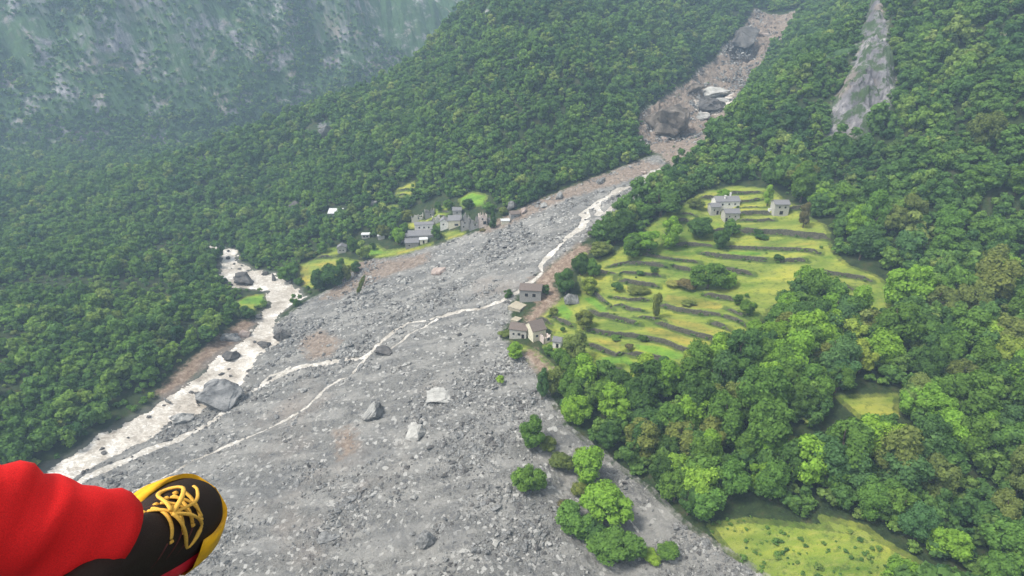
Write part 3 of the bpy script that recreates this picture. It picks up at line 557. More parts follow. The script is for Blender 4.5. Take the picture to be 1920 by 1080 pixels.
# hand placed: kind, centre px, base py, width px, height px, tone, label
HAND = [
 ('t',598,549,34,44,'deep',"dark rounded tree at the river end of the tree row on the debris edge"),
 ('r',628,543,42,48,'deep',"broad dark tree in the middle of the row on the debris edge"),
 ('t',640,520,22,34,'mid',"small mid-green tree tucked behind the row on the debris edge"),
 ('t',652,530,20,36,'olive',"thin olive tree near the village end of the row on debris"),
 ('r',668,515,22,24,'deep',"dark bushy tree standing alone where rubble meets the yellow grass"),
 ('t',669,556,12,44,'olive',"thin tilted tree half buried at the front of the debris row"),
 ('r',541,531,36,34,'mid',"mid-green tree on the river bank beside the yellow grass"),
 ('b',560,535,20,16,'deep',"low dark bush between the river bank tree and yellow grass"),
 ('c',925,431,15,40,'deep',"dark narrow conifer among the ruins beside the debris flow"),
 ('r',748,462,26,36,'bright',"bright green tree at the low end of the stone village"),
 ('r',720,450,22,30,'olive',"olive tree between the tin shed and stone village"),
 ('r',665,478,26,34,'deep',"dark tree between the small grey house and the green meadow patch"),
 ('r',819,452,18,30,'mid',"mid-green tree between the white gable house and grey roofs"),
 ('r',700,447,16,20,'mid',"small tree beside the low white shed"),
 ('r',584,485,20,14,'olive',"small pale tree at the edge of the yellow grass"),
 ('r',842,398,20,22,'mid',"tree directly behind the pale banded barn"),
 ('r',764,418,22,24,'olive',"olive tree at the uphill corner of the jagged pale ruin"),
 ('r',822,400,16,20,'deep',"small dark tree uphill of the white gable house"),
 ('r',758,440,18,22,'mid',"mid-green tree between the long white house and the meadow patch"),
 ('r',918,402,24,22,'mid',"round tree uphill of the pinkish white ruin"),
 ('r',943,406,18,18,'olive',"olive tree uphill of the low cream hut"),
 ('r',878,394,22,22,'deep',"dark tree right behind the tall roofless ruin"),
 ('b',820,444,16,10,'olive',"low scrub in the village garden below the white gable house"),
 ('r',606,478,22,24,'mid',"mid-green tree beside the little grey gabled house"),
 ('r',700,470,14,16,'deep',"tiny dark tree behind the green meadow patch"),
 ('b',905,436,14,8,'brown',"brown brush at the foot of the pinkish white ruin"),
 ('r',1238,415,78,58,'deep',"large dark tree mass beside the stream above the terraces"),
 ('r',1205,420,44,40,'mid',"mid-green tree leaning over the stream rapids"),
 ('r',1152,462,42,52,'deep',"dark tree standing directly at the stream's rocky bank"),
 ('r',1184,490,48,50,'mid',"rounded mid-green tree at the upper terrace corner near the stream"),
 ('r',1216,482,50,44,'bright',"bright spreading tree behind the rounded corner tree"),
 ('r',1253,470,42,62,'bright',"tall bright green tree above the first long terrace"),
 ('r',1311,452,50,42,'deep',"dark spreading tree below and beside the clustered stone houses"),
 ('r',1350,473,34,40,'deep',"dark round tree on the terrace below the lowest stone house"),
 ('r',1371,446,32,32,'mid',"mid-green tree just in front of the lowest stone house"),
 ('b',1420,443,20,16,'deep',"small dark bush on the bright terrace between the houses"),
 ('b',1427,451,24,12,'deep',"low dark bush below the small terrace bush between houses"),
 ('r',1354,378,28,22,'bright',"small round bright tree right behind the slate roofed house"),
 ('t',1437,394,22,36,'lime',"pale green feathery tree beside the two-storey stone house"),
 ('t',1504,437,26,42,'brown',"brownish sparse tree below the two-storey stone house"),
 ('r',1303,396,30,22,'olive',"olive tree behind the left wing of the clustered houses"),
 ('b',1459,494,18,18,'deep',"dark bush at the end of a middle terrace wall"),
 ('r',1325,553,60,58,'mid',"big leafy tree in the centre of the terraced meadow"),
 ('r',1356,545,44,38,'bright',"brighter tree joined to the big central meadow tree"),
 ('b',1285,545,40,24,'brown',"grey brown scrub beside the big central meadow tree"),
 ('b',1262,540,28,16,'cream',"pale flowering scrub beside the brown scrub"),
 ('t',1227,607,24,52,'olive',"slender grey-green tree standing on a terrace wall"),
 ('r',1094,624,40,42,'olive',"grey-green rounded tree on the lower terraces"),
 ('r',1103,557,34,40,'yellow',"yellow topped tree beside the round rock in the terraces"),
 ('b',1156,552,24,24,'deep',"round dark bush on a terrace below the small field"),
 ('b',1200,520,14,14,'deep',"tiny dark bush on the narrow middle terrace"),
 ('b',1225,519,18,16,'deep',"small dark bush next to the tiny one on the narrow terrace"),
 ('r',1112,524,34,38,'mid',"mid-green tree on the bank above the yellow topped tree"),
 ('r',1061,556,46,54,'deep',"dark tree on the eroded bank above the ruined house"),
 ('r',1088,520,34,46,'deep',"dark tree on the stony bank between stream and terraces"),
 ('r',1125,487,44,34,'olive',"olive tree where the stream bank meets the upper terraces"),
 ('b',1206,642,18,18,'deep',"small dark bush below the slender grey-green tree"),
 ('b',1154,640,22,14,'mid',"low mid-green bush on the wall below the grey-green rounded tree"),
 ('b',1179,664,18,16,'brown',"purple-brown bush on the wall of the bright green terrace"),
 ('b',1246,684,22,20,'deep',"dark bush at the wood's edge of the bright green terrace"),
 ('b',1290,580,26,16,'olive',"low scrub under the small central field"),
 ('r',1382,576,22,22,'mid',"small tree at the outer end of the yellow terrace"),
 ('r',1400,600,28,30,'mid',"tree at the wood edge beyond the yellow terrace"),
 ('b',1055,624,10,14,'deep',"tiny dark bush in the meadow behind the roofless house"),
 ('b',1196,560,40,14,'olive',"long low hedge scrub under the small yellow field"),
 ('b',947,632,26,16,'olive',"scrub on the debris side of the brown roofed house"),
 ('r',1038,600,18,20,'olive',"small tree on bare soil above the cream house"),
 ('r',952,560,18,20,'deep',"dark shrubby tree at the stream corner of the damaged grey house"),
 ('r',1030,668,24,22,'mid',"small tree just below the cream walled house"),
 ('r',1022,555,18,22,'deep',"dark tree beside the damaged grey house's uphill wall"),
 ('r',967,678,38,36,'bright',"bright tree on the rubble just below the houses by the stream"),
 ('b',938,722,18,24,'lime',"lone small yellow-green shrub out on the grey debris"),
 ('r',1078,690,50,70,'olive',"tall olive tree standing behind the lower stone houses"),
 ('r',1052,690,34,40,'mid',"mid-green tree under the small white walled hut"),
 ('t',1016,755,30,62,'blue',"dark blue-green tree at the tip of the wood by the gravel channel"),
 ('r',1001,846,54,66,'mid',"uppermost tree of the vegetated strip between channel and debris"),
 ('b',1028,848,36,36,'olive',"olive shrub behind the uppermost tree of the vegetated strip"),
 ('r',991,930,58,60,'mid',"lone round tree standing on the debris beside the vegetated strip"),
 ('b',1052,885,44,44,'olive',"grey-green scrub in the middle of the vegetated strip"),
 ('r',1100,915,62,76,'bright',"bright yellow-green tree on the channel side of the vegetated strip"),
 ('b',1088,935,34,36,'olive',"small olive bush below the bright yellow-green strip tree"),
 ('r',1134,985,84,78,'bright',"largest rounded green tree of the vegetated strip"),
 ('r',1075,1005,70,60,'mid',"wide low tree on the debris side of the largest strip tree"),
 ('r',1100,1012,56,46,'deep',"dark undergrowth tree in front of the largest strip tree"),
 ('b',1060,970,36,36,'brown',"brownish scrub at the debris edge of the vegetated strip"),
 ('r',1152,1056,92,66,'mid',"broad bush-like tree at the lowest end of the vegetated strip"),
 ('b',1220,1054,34,24,'lime',"pale bush on the gravel channel bed below the strip"),
 ('b',1251,1050,38,36,'mid',"lone round bush on the gravel channel bed"),
 ('b',1085,850,14,12,'olive',"tiny shrub in the upper gravel channel"),
]
KEEP = []
def place_px(cx, by, wpx, hpx, front=.12):
    x, y, z = cast(cx, by - wpx * front, HG); x, y = float(x[0]), float(y[0]); z = float(gh(x, y)[0]); r_ = float(rng_to(x, y, z))
    D = wpx * r_ / FPX; th = math.asin((150 - z) / r_); Ht = max((hpx * r_ / FPX - .45 * D * math.sin(th)) / math.cos(th), D * .45)
    return x, y, z, D, Ht
for k, cx_, by, wp, hp, tone, lab in HAND:
    x, y, z, D, Ht = place_px(cx_, by, wp * 1.08, hp * 1.05); KEEP.append((x, y, D))
    make_tree(k, x, y, z, D, Ht, tone, lab, None, "bush" if k == 'b' else ("conifer" if k == 'c' else "tree"), lean=R(24) if 'tilted' in lab else 0)
# ---------------------------------------------------------------- forest points
xs, ys = [], []
def jgrid(x0, x1, y0, y1, s):
    a, b = np.meshgrid(np.arange(x0, x1, s), np.arange(y0, y1, s)); a = a + rng.uniform(-.42, .42, a.shape) * s; b = b + rng.uniform(-.42, .42, b.shape) * s; return a.ravel(), b.ravel()
fx, fy = jgrid(-720, 700, 60, 900, 4.9)
fz0 = bil(HG, fx, fy); qx, qy, dep = project(fx, fy, fz0)
m = (dep > 20) & (qx > -120) & (qx < 2040) & (qy > -90) & (qy < 1200); fx, fy, fz0, qx, qy = fx[m], fy[m], fz0[m], qx[m], qy[m]
CLEAR = [plan(p) for p in [
  [(745,470),(755,405),(790,385),(860,372),(905,372),(930,392),(985,392),(1010,375),(1060,352),(1060,365),(960,408),(900,436),(800,470)], [(612,410),(612,392),(645,392),(650,412)], [(625,482),(632,458),(652,458),(658,485)], [(675,455),(675,435),(725,435),(730,462)],
  [(1320,440),(1325,372),(1390,366),(1395,345),(1430,345),(1445,372),(1486,374),(1486,440)],
  [(1375,1037),(1330,985),(1400,968),(1470,985),(1625,1020),(1640,1100),(1400,1100)], [(1470,870),(1480,815),(1540,830),(1550,880)], [(560,258),(585,232),(620,235),(625,265)],
  [(1000,690),(975,660),(940,640),(958,600),(955,560),(1000,515),(1060,510),(1070,560),(1060,650),(1050,690)], [(1040,590),(1045,545),(1095,545),(1095,590)], [(1525,485),(1600,490),(1680,520),(1680,600),(1600,605),(1540,580)], [(1470,880),(1480,815),(1545,830),(1560,895)], [(1560,820),(1570,745),(1690,740),(1690,810)]]]
wa_, wb_ = water_sd(fx, fy)
d13_ = np.maximum(bil(D1, fx, fy), bil(D3, fx, fy)); d2_ = bil(D2, fx, fy); d3_ = bil(D3, fx, fy)
fan_ = np.maximum(sdist(fx, fy, FAN, 30), sdist(fx, fy, GUL, 30)); med = smax(MEADOW, fx, fy); roc = smax([CLIFF, KNOB, DARKG], fx, fy); roc2 = (fbm(fx / 22, fy / 22, 4, 55) - .40) * 60 - 40 * (1 - SS(30, 90, d13_)); clr = smax(CLEAR, fx, fy)
ok = (fan_ < -1.5) & (med < -1.0) & (np.maximum(wa_, wb_) < -2.0) & (roc < 0) & (roc2 < 1.5) & (clr < -1) & (smax(SOIL, fx, fy) < 0) & ((d2_ < 25) | ((d2_ < 150) & (fbm(fx / 40, fy / 40, 4, 88) > .02)))
nearwood = (fx > 0) & (fy < 330) & (d3_ < 5)
size = np.clip(rng.lognormal(0, .30, len(fx)), .5, 1.75); Dm = np.where(nearwood, 9.6, 7.3) * size; Dm = np.where((fx < -100) & (fy < 420) & (d13_ < 5), 7.0 * size, Dm)
Dm = np.where(d3_ > 5, 8.4 * size, Dm); Dm = np.where(d2_ > -10, 6 * size, Dm)
ok &= ~(nearwood & (rng.uniform(0, 1, len(fx)) > .84)) & ~((d3_ > 5) & (rng.uniform(0, 1, len(fx)) > .8))
leftb = (fx < -120) & (fy < 430) & (d13_ < 0); ok &= ~(leftb & (fbm(fx / 30, fy / 30, 3, 44) > .22))
for x, y, D in KEEP: ok &= (fx - x) ** 2 + (fy - y) ** 2 > (D * .42 + 1.5) ** 2
fx, fy, Dm, qx, qy, nearwood, d13_ = fx[ok], fy[ok], Dm[ok], qx[ok], qy[ok], nearwood[ok], d13_[ok]
fzz = gh(fx, fy); Hm = Dm * rng.uniform(.85, 1.3, len(fx)) + np.where(nearwood, 1.5, 0)
app = Dm / rng_to(fx, fy, fzz); vis = (qx > -20) & (qx < 1940) & (qy > 0) & (qy < 1130)
# trees of the lower wood that do not show behind their neighbours stay in the mass
order = np.argsort(-app * vis); NIND = 295 - len(HAND); ind = order[:NIND]; isind = np.zeros(len(fx), bool); isind[ind] = True
print("forest", len(fx), "ind", NIND)
ORD = ["first", "second", "third", "fourth", "fifth", "sixth", "seventh", "eighth", "ninth", "tenth", "eleventh", "twelfth", "thirteenth", "fourteenth", "fifteenth", "sixteenth", "seventeenth", "eighteenth", "nineteenth", "twentieth"]
ORD += ["twenty-" + o for o in ORD[:9]] + ["thirtieth"] + ["thirty-" + o for o in ORD[:9]] + ["fortieth"]+ ["forty-" + o for o in ORD[:9]]
tones = ['deep', 'mid', 'bright', 'lime', 'yellow', 'olive', 'blue', 'cream']; tp = [.22, .37, .18, .05, .02, .09, .06, .01]
rows = {}
for i in ind:
    side = 'R' if fx[i] > 0 else 'L'
    rows.setdefault((side, int((1160 - qy[i]) // 34) if side == 'R' else int((1160 - qy[i]) // 40)), []).append(i)
keys = {'R': sorted(k for k in rows if k[0] == 'R'), 'L': sorted(k for k in rows if k[0] == 'L')}
for sd_, ks in keys.items():
    for ri, key in enumerate(ks):
        L = sorted(rows[key], key=lambda i: qx[i] if sd_ == 'R' else -qx[i])
        for ci, i in enumerate(L):
            tn = tones[rng.choice(len(tones), p=np.array(tp) / sum(tp))] if sd_ == 'R' else tones[rng.choice([0, 1, 1, 2, 5, 6])]
            szw = "large" if Dm[i] > 11.5 else ("small" if Dm[i] < 7 else "medium")
            lab = f"{szw} {TNAME[tn]} tree, {ORD[ci]} from the " + (f"gravel channel in the {ORD[ri]} row up the wood" if sd_ == 'R' else f"river in the {ORD[ri]} row up the far bank")
            make_tree('t' if rng.random() < .22 else 'r', float(fx[i]), float(fy[i]), float(fzz[i]) - .2, float(Dm[i]), float(Hm[i]), tn, lab, "trees of the wood above the gravel channel" if sd_ == 'R' else "trees on the far river bank")

def scatter(name, pts, scale3, rotz, tilt, idx, protos, label, cat):
    me = bpy.data.meshes.new(name); me.vertices.add(len(pts)); me.vertices.foreach_set("co", np.asarray(pts, np.float32).ravel())
    a = me.attributes.new("scl", 'FLOAT_VECTOR', 'POINT'); a.data.foreach_set("vector", np.asarray(scale3, np.float32).ravel())
    a = me.attributes.new("rot", 'FLOAT_VECTOR', 'POINT'); a.data.foreach_set("vector", np.asarray(np.stack([tilt[:, 0], tilt[:, 1], rotz], 1), np.float32).ravel())
    a = me.attributes.new("pick", 'INT', 'POINT'); a.data.foreach_set("value", np.asarray(idx, np.int32))
    o = bpy.data.objects.new(name, me); col.objects.link(o)
    pc = bpy.data.collections.new(name + "_kinds")
    for k, p in enumerate(protos):
        po = bpy.data.objects.new(name + "_kind", p); pc.objects.link(po)
    t = bpy.data.node_groups.new(name, 'GeometryNodeTree'); t.interface.new_socket("Geometry", in_out='INPUT', socket_type='NodeSocketGeometry'); t.interface.new_socket("Geometry", in_out='OUTPUT', socket_type='NodeSocketGeometry')
    gi = t.nodes.new("NodeGroupInput"); go = t.nodes.new("NodeGroupOutput"); ip = t.nodes.new("GeometryNodeInstanceOnPoints"); ci = t.nodes.new("GeometryNodeCollectionInfo")
    ci.inputs["Collection"].default_value = pc; ci.inputs["Separate Children"].default_value = True; ci.inputs["Reset Children"].default_value = True
    ip.inputs["Pick Instance"].default_value = True
    def na(n, ty):
        q = t.nodes.new("GeometryNodeInputNamedAttribute"); q.data_type = ty; q.inputs["Name"].default_value = n; return [s for s in q.outputs if s.enabled and s.name == "Attribute"][0]
    t.links.new(gi.outputs[0], ip.inputs["Points"]); t.links.new(ci.outputs[0], ip.inputs["Instance"]); t.links.new(na("pick", 'INT'), ip.inputs["Instance Index"])
    t.links.new(na("rot", 'FLOAT_VECTOR'), ip.inputs["Rotation"]); t.links.new(na("scl", 'FLOAT_VECTOR'), ip.inputs["Scale"]); t.links.new(ip.outputs[0], go.inputs[0])
    md = o.modifiers.new("scatter", 'NODES'); md.node_group = t
    tag(o, label, cat, None, "stuff"); return o
FARP = [crown_mesh("forest_tree", 300 + i, [14, 11, 16, 12, 15][i], 700, .55, 'round' if i < 4 else 'tall', m=LEAF_F) for i in range(5)]
f = ~isind; nf = int(f.sum()); zero = np.zeros((nf, 2))
scatter("forest", np.stack([fx[f], fy[f], fzz[f] - .4], 1), np.stack([Dm[f] / 9, Dm[f] / 9, Hm[f] / 10], 1), rng.uniform(0, 6.28, nf), rng.normal(0, .06, (nf, 2)), rng.integers(0, 5, nf), FARP,
        "dense green broadleaf forest covering the mountainsides around the debris flow", "forest")
# understorey scrub: fills the gaps between crowns, and sparse bushes on meadow margins, cliffs and the far mountain
ux, uy = jgrid(-720, 700, 100, 900, 5.2); uz = bil(HG, ux, uy); q1, q2, dep = project(ux, uy, uz); m = (dep > 20) & (q1 > -80) & (q1 < 2000) & (q2 > -60) & (q2 < 1180); ux, uy = ux[m], uy[m]
a1, a2 = water_sd(ux, uy); fn = np.maximum(sdist(ux, uy, FAN, 30), sdist(ux, uy, GUL, 30)); md_ = smax(MEADOW, ux, uy); cl = smax(CLEAR, ux, uy)
dd2 = bil(D2, ux, uy); slope2 = fbm(ux / 25, uy / 25, 4, 88)
keepu = (fn < -.5) & (md_ < -.5) & (np.maximum(a1, a2) < -1) & (cl < -3) & (smax(SOIL, ux, uy) < -1) & (smax([CLIFF, KNOB, DARKG], ux, uy) < 1) | ((md_ > 0) & (rng.uniform(0, 1, len(ux)) < .03) & (fn < -1) & (cl < -3))
keepu &= (dd2 < 0) | (slope2 > -.25)
ux, uy, md_, dd2 = ux[keepu], uy[keepu], md_[keepu], dd2[keepu]; nu = len(ux); us = rng.uniform(.25, .55, nu) * np.where((ux > 0) & (uy < 300) & (md_ < 0), 1.6, 1) * np.where(md_ > 0, .55, 1) * np.where(dd2 > 0, 1.5, 1)
SCR = [crown_mesh("scrub", 330 + i, 7, 260, .75, 'bush', m=LEAF_F) for i in range(3)]
scatter("undergrowth", np.stack([ux, uy, gh(ux, uy) - .2], 1), np.stack([us, us, us * .9], 1), rng.uniform(0, 6.28, nu), rng.normal(0, .1, (nu, 2)), rng.integers(0, 3, nu), SCR, "green scrub and saplings growing between the trees and on the cliffs", "undergrowth")
print("scrub", nu)

# brambles over the rough field at the wood's lower edge, and scrub invading the gully
gx_, gy_ = rng.uniform(-40, 330, 9000), rng.uniform(90, 260, 9000); ss_ = smax([plan([(1330,985),(1400,965),(1470,985),(1560,990),(1640,1020),(1760,1100),(1450,1100),(1370,1037)])], gx_, gy_); mm = (ss_ > -.5) & (fbm(gx_ / 9, gy_ / 9, 3, 12) > -.45)
hx_, hy_ = jgrid(40, 330, 400, 700, 5.0); gs_ = sdist(hx_, hy_, GUL, 30); mh = (gs_ > -2) & ((gs_ < 5) & (rng.uniform(0, 1, len(hx_)) < .4) | (rng.uniform(0, 1, len(hx_)) < .07))
vx, vy = np.concatenate([gx_[mm], hx_[mh]]), np.concatenate([gy_[mm], hy_[mh]]); nv_ = len(vx); vs_ = np.clip(.13 * rng.lognormal(0, .5, nv_), .05, .38)
scatter("brambles", np.stack([vx, vy, gh(vx, vy) - .2], 1), np.stack([vs_, vs_, vs_ * .7], 1), rng.uniform(0, 6.28, nv_), np.zeros((nv_, 2)), rng.integers(0, 3, nv_), SCR, "low brambles covering the rough field below the wood and the gully sides", "brambles")
# overgrowth clinging to the terrace walls and field margins
bx, by2 = [], []
for kind, P in WP:
    for i in range(len(P) - 1):
        L_ = math.hypot(P[i + 1][0] - P[i][0], P[i + 1][1] - P[i][1]); k_ = rng.poisson(L_ * .30)
        f_ = rng.uniform(0, 1, k_); bx += list(P[i][0] + (P[i + 1][0] - P[i][0]) * f_ + rng.normal(0, .3, k_)); by2 += list(P[i][1] + (P[i + 1][1] - P[i][1]) * f_ - rng.uniform(.1, .8, k_))
bx, by2 = np.array(bx), np.array(by2); kx = len(bx); bs_ = rng.uniform(.07, .17, kx)
scatter("wall_scrub", np.stack([bx, by2, gh(bx, by2) - .1], 1), np.stack([bs_ * 1.5, bs_, bs_], 1), rng.uniform(0, 6.28, kx), np.zeros((kx, 2)), rng.integers(0, 3, kx), SCR, "weeds and brambles growing on the terrace walls", "weeds")
# ---------------------------------------------------------------- rocks
def rock_material(name, c1, c2, c3, vary=.3):
    m, t, b = mat(name, .92); g = NB(t); P = g.pos(True); oi = g.n("ShaderNodeObjectInfo")
    n = g.noise(2.2, 7, .72, P); c = g.ramp(n, [(.34, c1), (.5, c2), (.72, c3)])
    c = g.mix(1.0, c, g.ramp(oi.outputs["Random"], [(0, (1 - vary,) * 3), (.7, (1, 1, 1)), (.9, (1 + vary, 1 + vary * .95, 1 + vary * .85)), (1, (1 + 2 * vary, 1 + 1.85 * vary, 1 + 1.6 * vary))]), 'MULTIPLY')
    n2 = g.noise(4, 5, .7, P); c = g.mix(g.mr(n2, .6, .7, 0, .6), c, tuple(v * .45 for v in c1))
    g.l(c, b.inputs["Base Color"]); g.bump(n, .7, .5, b); return m
RK = rock_material("grey_rock", (.085, .085, .083), (.21, .21, .203), (.37, .36, .34))
RKP = rock_material("pale_rock", (.20, .195, .18), (.32, .315, .295), (.46, .45, .42), .12)
RKD = rock_material("dark_rock", (.05, .048, .046), (.10, .095, .09), (.18, .17, .16), .12)
RKR = rock_material("pinkish_rock", (.22, .17, .15), (.36, .29, .25), (.52, .45, .40), .1)
def hull_rock(name, seed, npts=16, m=None, det=0, flat=.75):
    r = np.random.default_rng(seed); bm = bmesh.new()
    for _ in range(npts):
        u = r.normal(size=3); u /= np.linalg.norm(u); u *= r.uniform(.8, 1.05); bm.verts.new((u[0], u[1], u[2] * flat))
    bmesh.ops.convex_hull(bm, input=bm.verts); bmesh.ops.delete(bm, geom=[v for v in bm.verts if not v.link_faces], context='VERTS')
    if det:
        bmesh.ops.bevel(bm, geom=bm.edges[:], offset=.035, segments=1, affect='EDGES')
        bmesh.ops.triangulate(bm, faces=bm.faces[:]); bmesh.ops.subdivide_edges(bm, edges=bm.edges[:], cuts=det, use_grid_fill=True)
        co = np.array([v.co[:] for v in bm.verts]); q = fbm(co[:, 0] * 3 + seed, co[:, 1] * 3 + co[:, 2] * 2.3, 4, seed) * .22 + (np.floor(fbm(co[:, 0] * 1.6 + co[:, 2] * 3, co[:, 1] * 1.6, 3, seed + 5) * 6) / 6) * .22
        for v, k in zip(bm.verts, q): v.co *= 1 + k
    me = bpy.data.meshes.new(name); bm.to_mesh(me); bm.free(); me.materials.append(m); return me
# rubble: uncountable stones
def pts_in(n, x0, x1, y0, y1): return rng.uniform(x0, x1, n), rng.uniform(y0, y1, n)
rx, ry = pts_in(1000000, -330, 330, 88, 690)
rz = bil(HG, rx, ry); u1, u2, dep = project(rx, ry, rz); dist = rng_to(rx, ry, rz)
m = (u1 > -60) & (u1 < 1980) & (u2 < 1140) & (rng.uniform(0, 1, len(rx)) < np.clip((210 / dist) ** 1.7, 0.06, 1)); rx, ry, dist = rx[m], ry[m], dist[m]
fs = np.maximum(sdist(rx, ry, FAN, 10), sdist(rx, ry, GUL, 10)); a1, a2 = water_sd(rx, ry); sl = smax(SOIL, rx, ry, 10)
clump = fbm(rx / 18, ry / 18, 4, 66) + fbm((rx * .8 + ry * .6) / 30, (ry * .8 - rx * .6) / 5, 3, 67) * .6
finez = smax([plan([(300,1037),(300,850),(700,640),(960,560),(960,640),(800,760),(560,1037)])], rx, ry, 20)
m = (fs > .3) & ((a2 < -.1) | (rng.uniform(0, 1, len(rx)) < .2)) & (a1 < -.2) & (rng.uniform(0, 1, len(rx)) < np.clip(.5 + clump * 1.8 - .28 * SS(-10, 10, finez), .05, 1)); rx, ry, dist, clump, finez = rx[m], ry[m], dist[m], clump[m], finez[m]
rs = .21 * rng.lognormal(0, .62, len(rx)) * (dist / 210) ** .8 * (1 + 1.3 * np.clip(clump, 0, 1)) * (1 - .25 * SS(-10, 10, finez)); rs = np.clip(rs, .08, 1.6)
# stones at channel sides, banks
nrk = len(rx); print("rubble", nrk)
def fan_z(x, y):
    x = np.asarray(x, float); fsd = np.maximum(sdist(x, y, FAN, 30), sdist(x, y, GUL, 30)); f_ = SS(-1, 3, fsd)
    return gh(x, y) + f_ * (fbm(x / 9, y / 9, 4, 3) * 1.0 + (1 - abs(fbm(x / 3.3, y / 3.3, 3, 8)) * 2) * .35 + fbm((x * .78 + y * .62) / 40, (y * .78 - x * .62) / 7, 3, 19) * .8)
RP = [hull_rock("stone", 400 + i, 12, RK) for i in range(6)] + [hull_rock("stone", 410, 12, RKP), hull_rock("stone", 411, 11, RKD), hull_rock("stone", 412, 12, RKP)]
pk = rng.choice(9, nrk, p=[.115] * 6 + [.09, .16, .06])
an = rng.uniform(.65, 1.35, (nrk, 3)); an[:, 2] *= .8
scatter("rubble", np.stack([rx, ry, fan_z(rx, ry) + rs * .15], 1), rs[:, None] * an, rng.uniform(0, 6.28, nrk), rng.normal(0, .35, (nrk, 2)), pk, RP, "grey stones and gravel spread over the debris fan", "rubble")

# named boulders: cx, base py, w, h, material, label, flatness, seed
BO = [
 (412,776,100,74,'G',"giant grey boulder, largest of all, standing between river and stream",.62,73),
 (699,787,50,40,'g',"grey boulder with a pale fresh face, alone below the thin stream",.6,12),
 (776,826,56,38,'p',"flat-topped pale grey boulder beside the pale-faced one",.5,14),
 (822,752,60,26,'p',"low whitish slab half buried in grey gravel",.3,15),
 (798,1028,38,36,'g',"rounded grey boulder among coarse stones at the lower debris edge",.7,16),
 (822,517,34,26,'r',"pinkish boulder standing alone in the upper debris",.6,17),
 (838,502,12,10,'p',"small white stone touching the pinkish boulder",.7,18),
 (759,536,20,18,'p',"pale upright boulder below the pinkish one",.9,19),
 (798,545,18,9,'p',"flat light stone between the pinkish boulder and upright boulder",.5,20),
 (723,668,48,24,'d',"dark ledge boulder where the stream splits",.4,21),
 (705,694,24,14,'p',"cracked whitish block just below the stream ledge",.6,22),
 (752,628,14,12,'p',"whitish stone in the fork of the stream",.6,23),
 (460,535,46,30,'d',"dark rock island in the white river",.5,24),
 (511,530,12,20,'d',"narrow dark rock standing in the river beside the island",1.0,25),
 (497,516,14,10,'d',"small dark rock by the river's far edge near the island",.7,26),
 (428,486,9,6,'d',"small dark rock in the upper river below another",.6,27),
 (428,472,7,4,'d',"tiny dark rock in the river bend, uppermost in water",.6,28),
 (530,640,30,26,'d',"dark square rock on the debris bank of the river",.8,29),
 (434,674,34,20,'d',"long dark rock awash in the rapids above the giant boulder",.35,30),
 (495,650,30,12,'d',"low dark rock at the river's stony shoal",.4,31),
 (345,790,44,24,'g',"gravelly rock shoal in the river beside the giant boulder",.3,32),
 (315,757,16,14,'g',"grey rock in the river beyond the gravel shoal",.4,33),
 (372,757,20,26,'d',"small dark rock leaning against the giant boulder",.9,34),
 (409,1008,26,26,'p',"bluish grey flat stone near the shoe",.5,35),
 (614,1012,44,12,'g',"low grey ledge stone in gravel near the lower edge",.3,36),
 (754,882,18,16,'p',"pale blocky stone below the flat-topped boulder",.8,37),
 (776,938,16,16,'p',"light block among coarse rubble below the pale blocky stone",.7,38),
 (1071,574,34,28,'g',"round grey boulder beside the green terrace field",.75,39),
 (435,900,16,10,'g',"small grey stone beside the thin stream's lower course",.6,40),
 (1150,893,12,8,'p',"white stone in the gravel channel",.6,41),
 (1165,912,14,8,'p',"white flat stone further down the gravel channel",.5,42),
 (1000,335,1,1,'g',None,.6,43),
 (1206,330,14,12,'r',"brown block where the gully opens to the fan",.7,44),
 (1130,345,24,12,'g',"grey block on the forest edge of the debris",.6,45),
 (1048,378,22,24,'g',"big grey block where forest meets debris above the village",.8,46),
 (1020,390,18,12,'g',"smaller block next to the big forest-edge block",.7,47),
 (962,398,24,24,'g',"grey pale-topped block at the village end of the forest edge",.8,48),
 (980,402,18,14,'r',"brownish block beside the pale-topped block",.7,49),
 (610,258,30,26,'g',"squat grey outcrop sticking out of the mountain forest",.7,50),
 (697,393,22,30,'g',"grey crag among trees above the village",1.0,51),
 (556,395,30,20,'d',"dark crag in the forest above the river",.6,52),
 (1252,266,92,70,'b',"big rugged brown rock knob where the gully bends",.7,61),
 (1398,96,62,40,'d',"dark wet rock step high in the gully",.6,62),
 (1340,184,64,20,'p',"pale smooth rock ledge across the gully, upper",.4,63),
 (1350,196,56,14,'p',"pale smooth rock ledge across the gully, lower",.4,64),
 (1300,176,34,22,'b',"brown rock outcrop on the forest side of the gully",.7,65),
 (1425,70,34,14,'r',"reddish rock rib near the head of the gully",.5,66),
 (1335,212,60,30,'d',"dark overhanging rock in the gully under the pale slabs",.5,53),
 (1318,225,34,14,'p',"pale rounded block beneath the dark gully overhang",.5,54),
 (1312,243,12,9,'p',"small white block in the throat of the gully",.8,55),
 (1245,265,14,9,'r',"brown block below the rocky knob",.6,56),
 (365,655,0,0,'g',None,1,57),
 (432,640,36,20,'g',"mossy grey slab on the wooded side of the river",.5,58),
 (458,632,26,16,'r',"brown slab beside the mossy slab on the river bank",.5,59),
 (486,600,14,12,'g',"grey block on the bank below the riverside grass",.7,60),
]
RKB = rock_material("brown_rock", (.055, .047, .038), (.14, .12, .10), (.27, .235, .20), .1)
RKG = rock_material("giant_rock", (.06, .06, .062), (.21, .21, .205), (.42, .41, .39), .05)
BM = dict(G=RKG, b=RKB, g=RK, p=RKP, d=RKD, r=RKR)
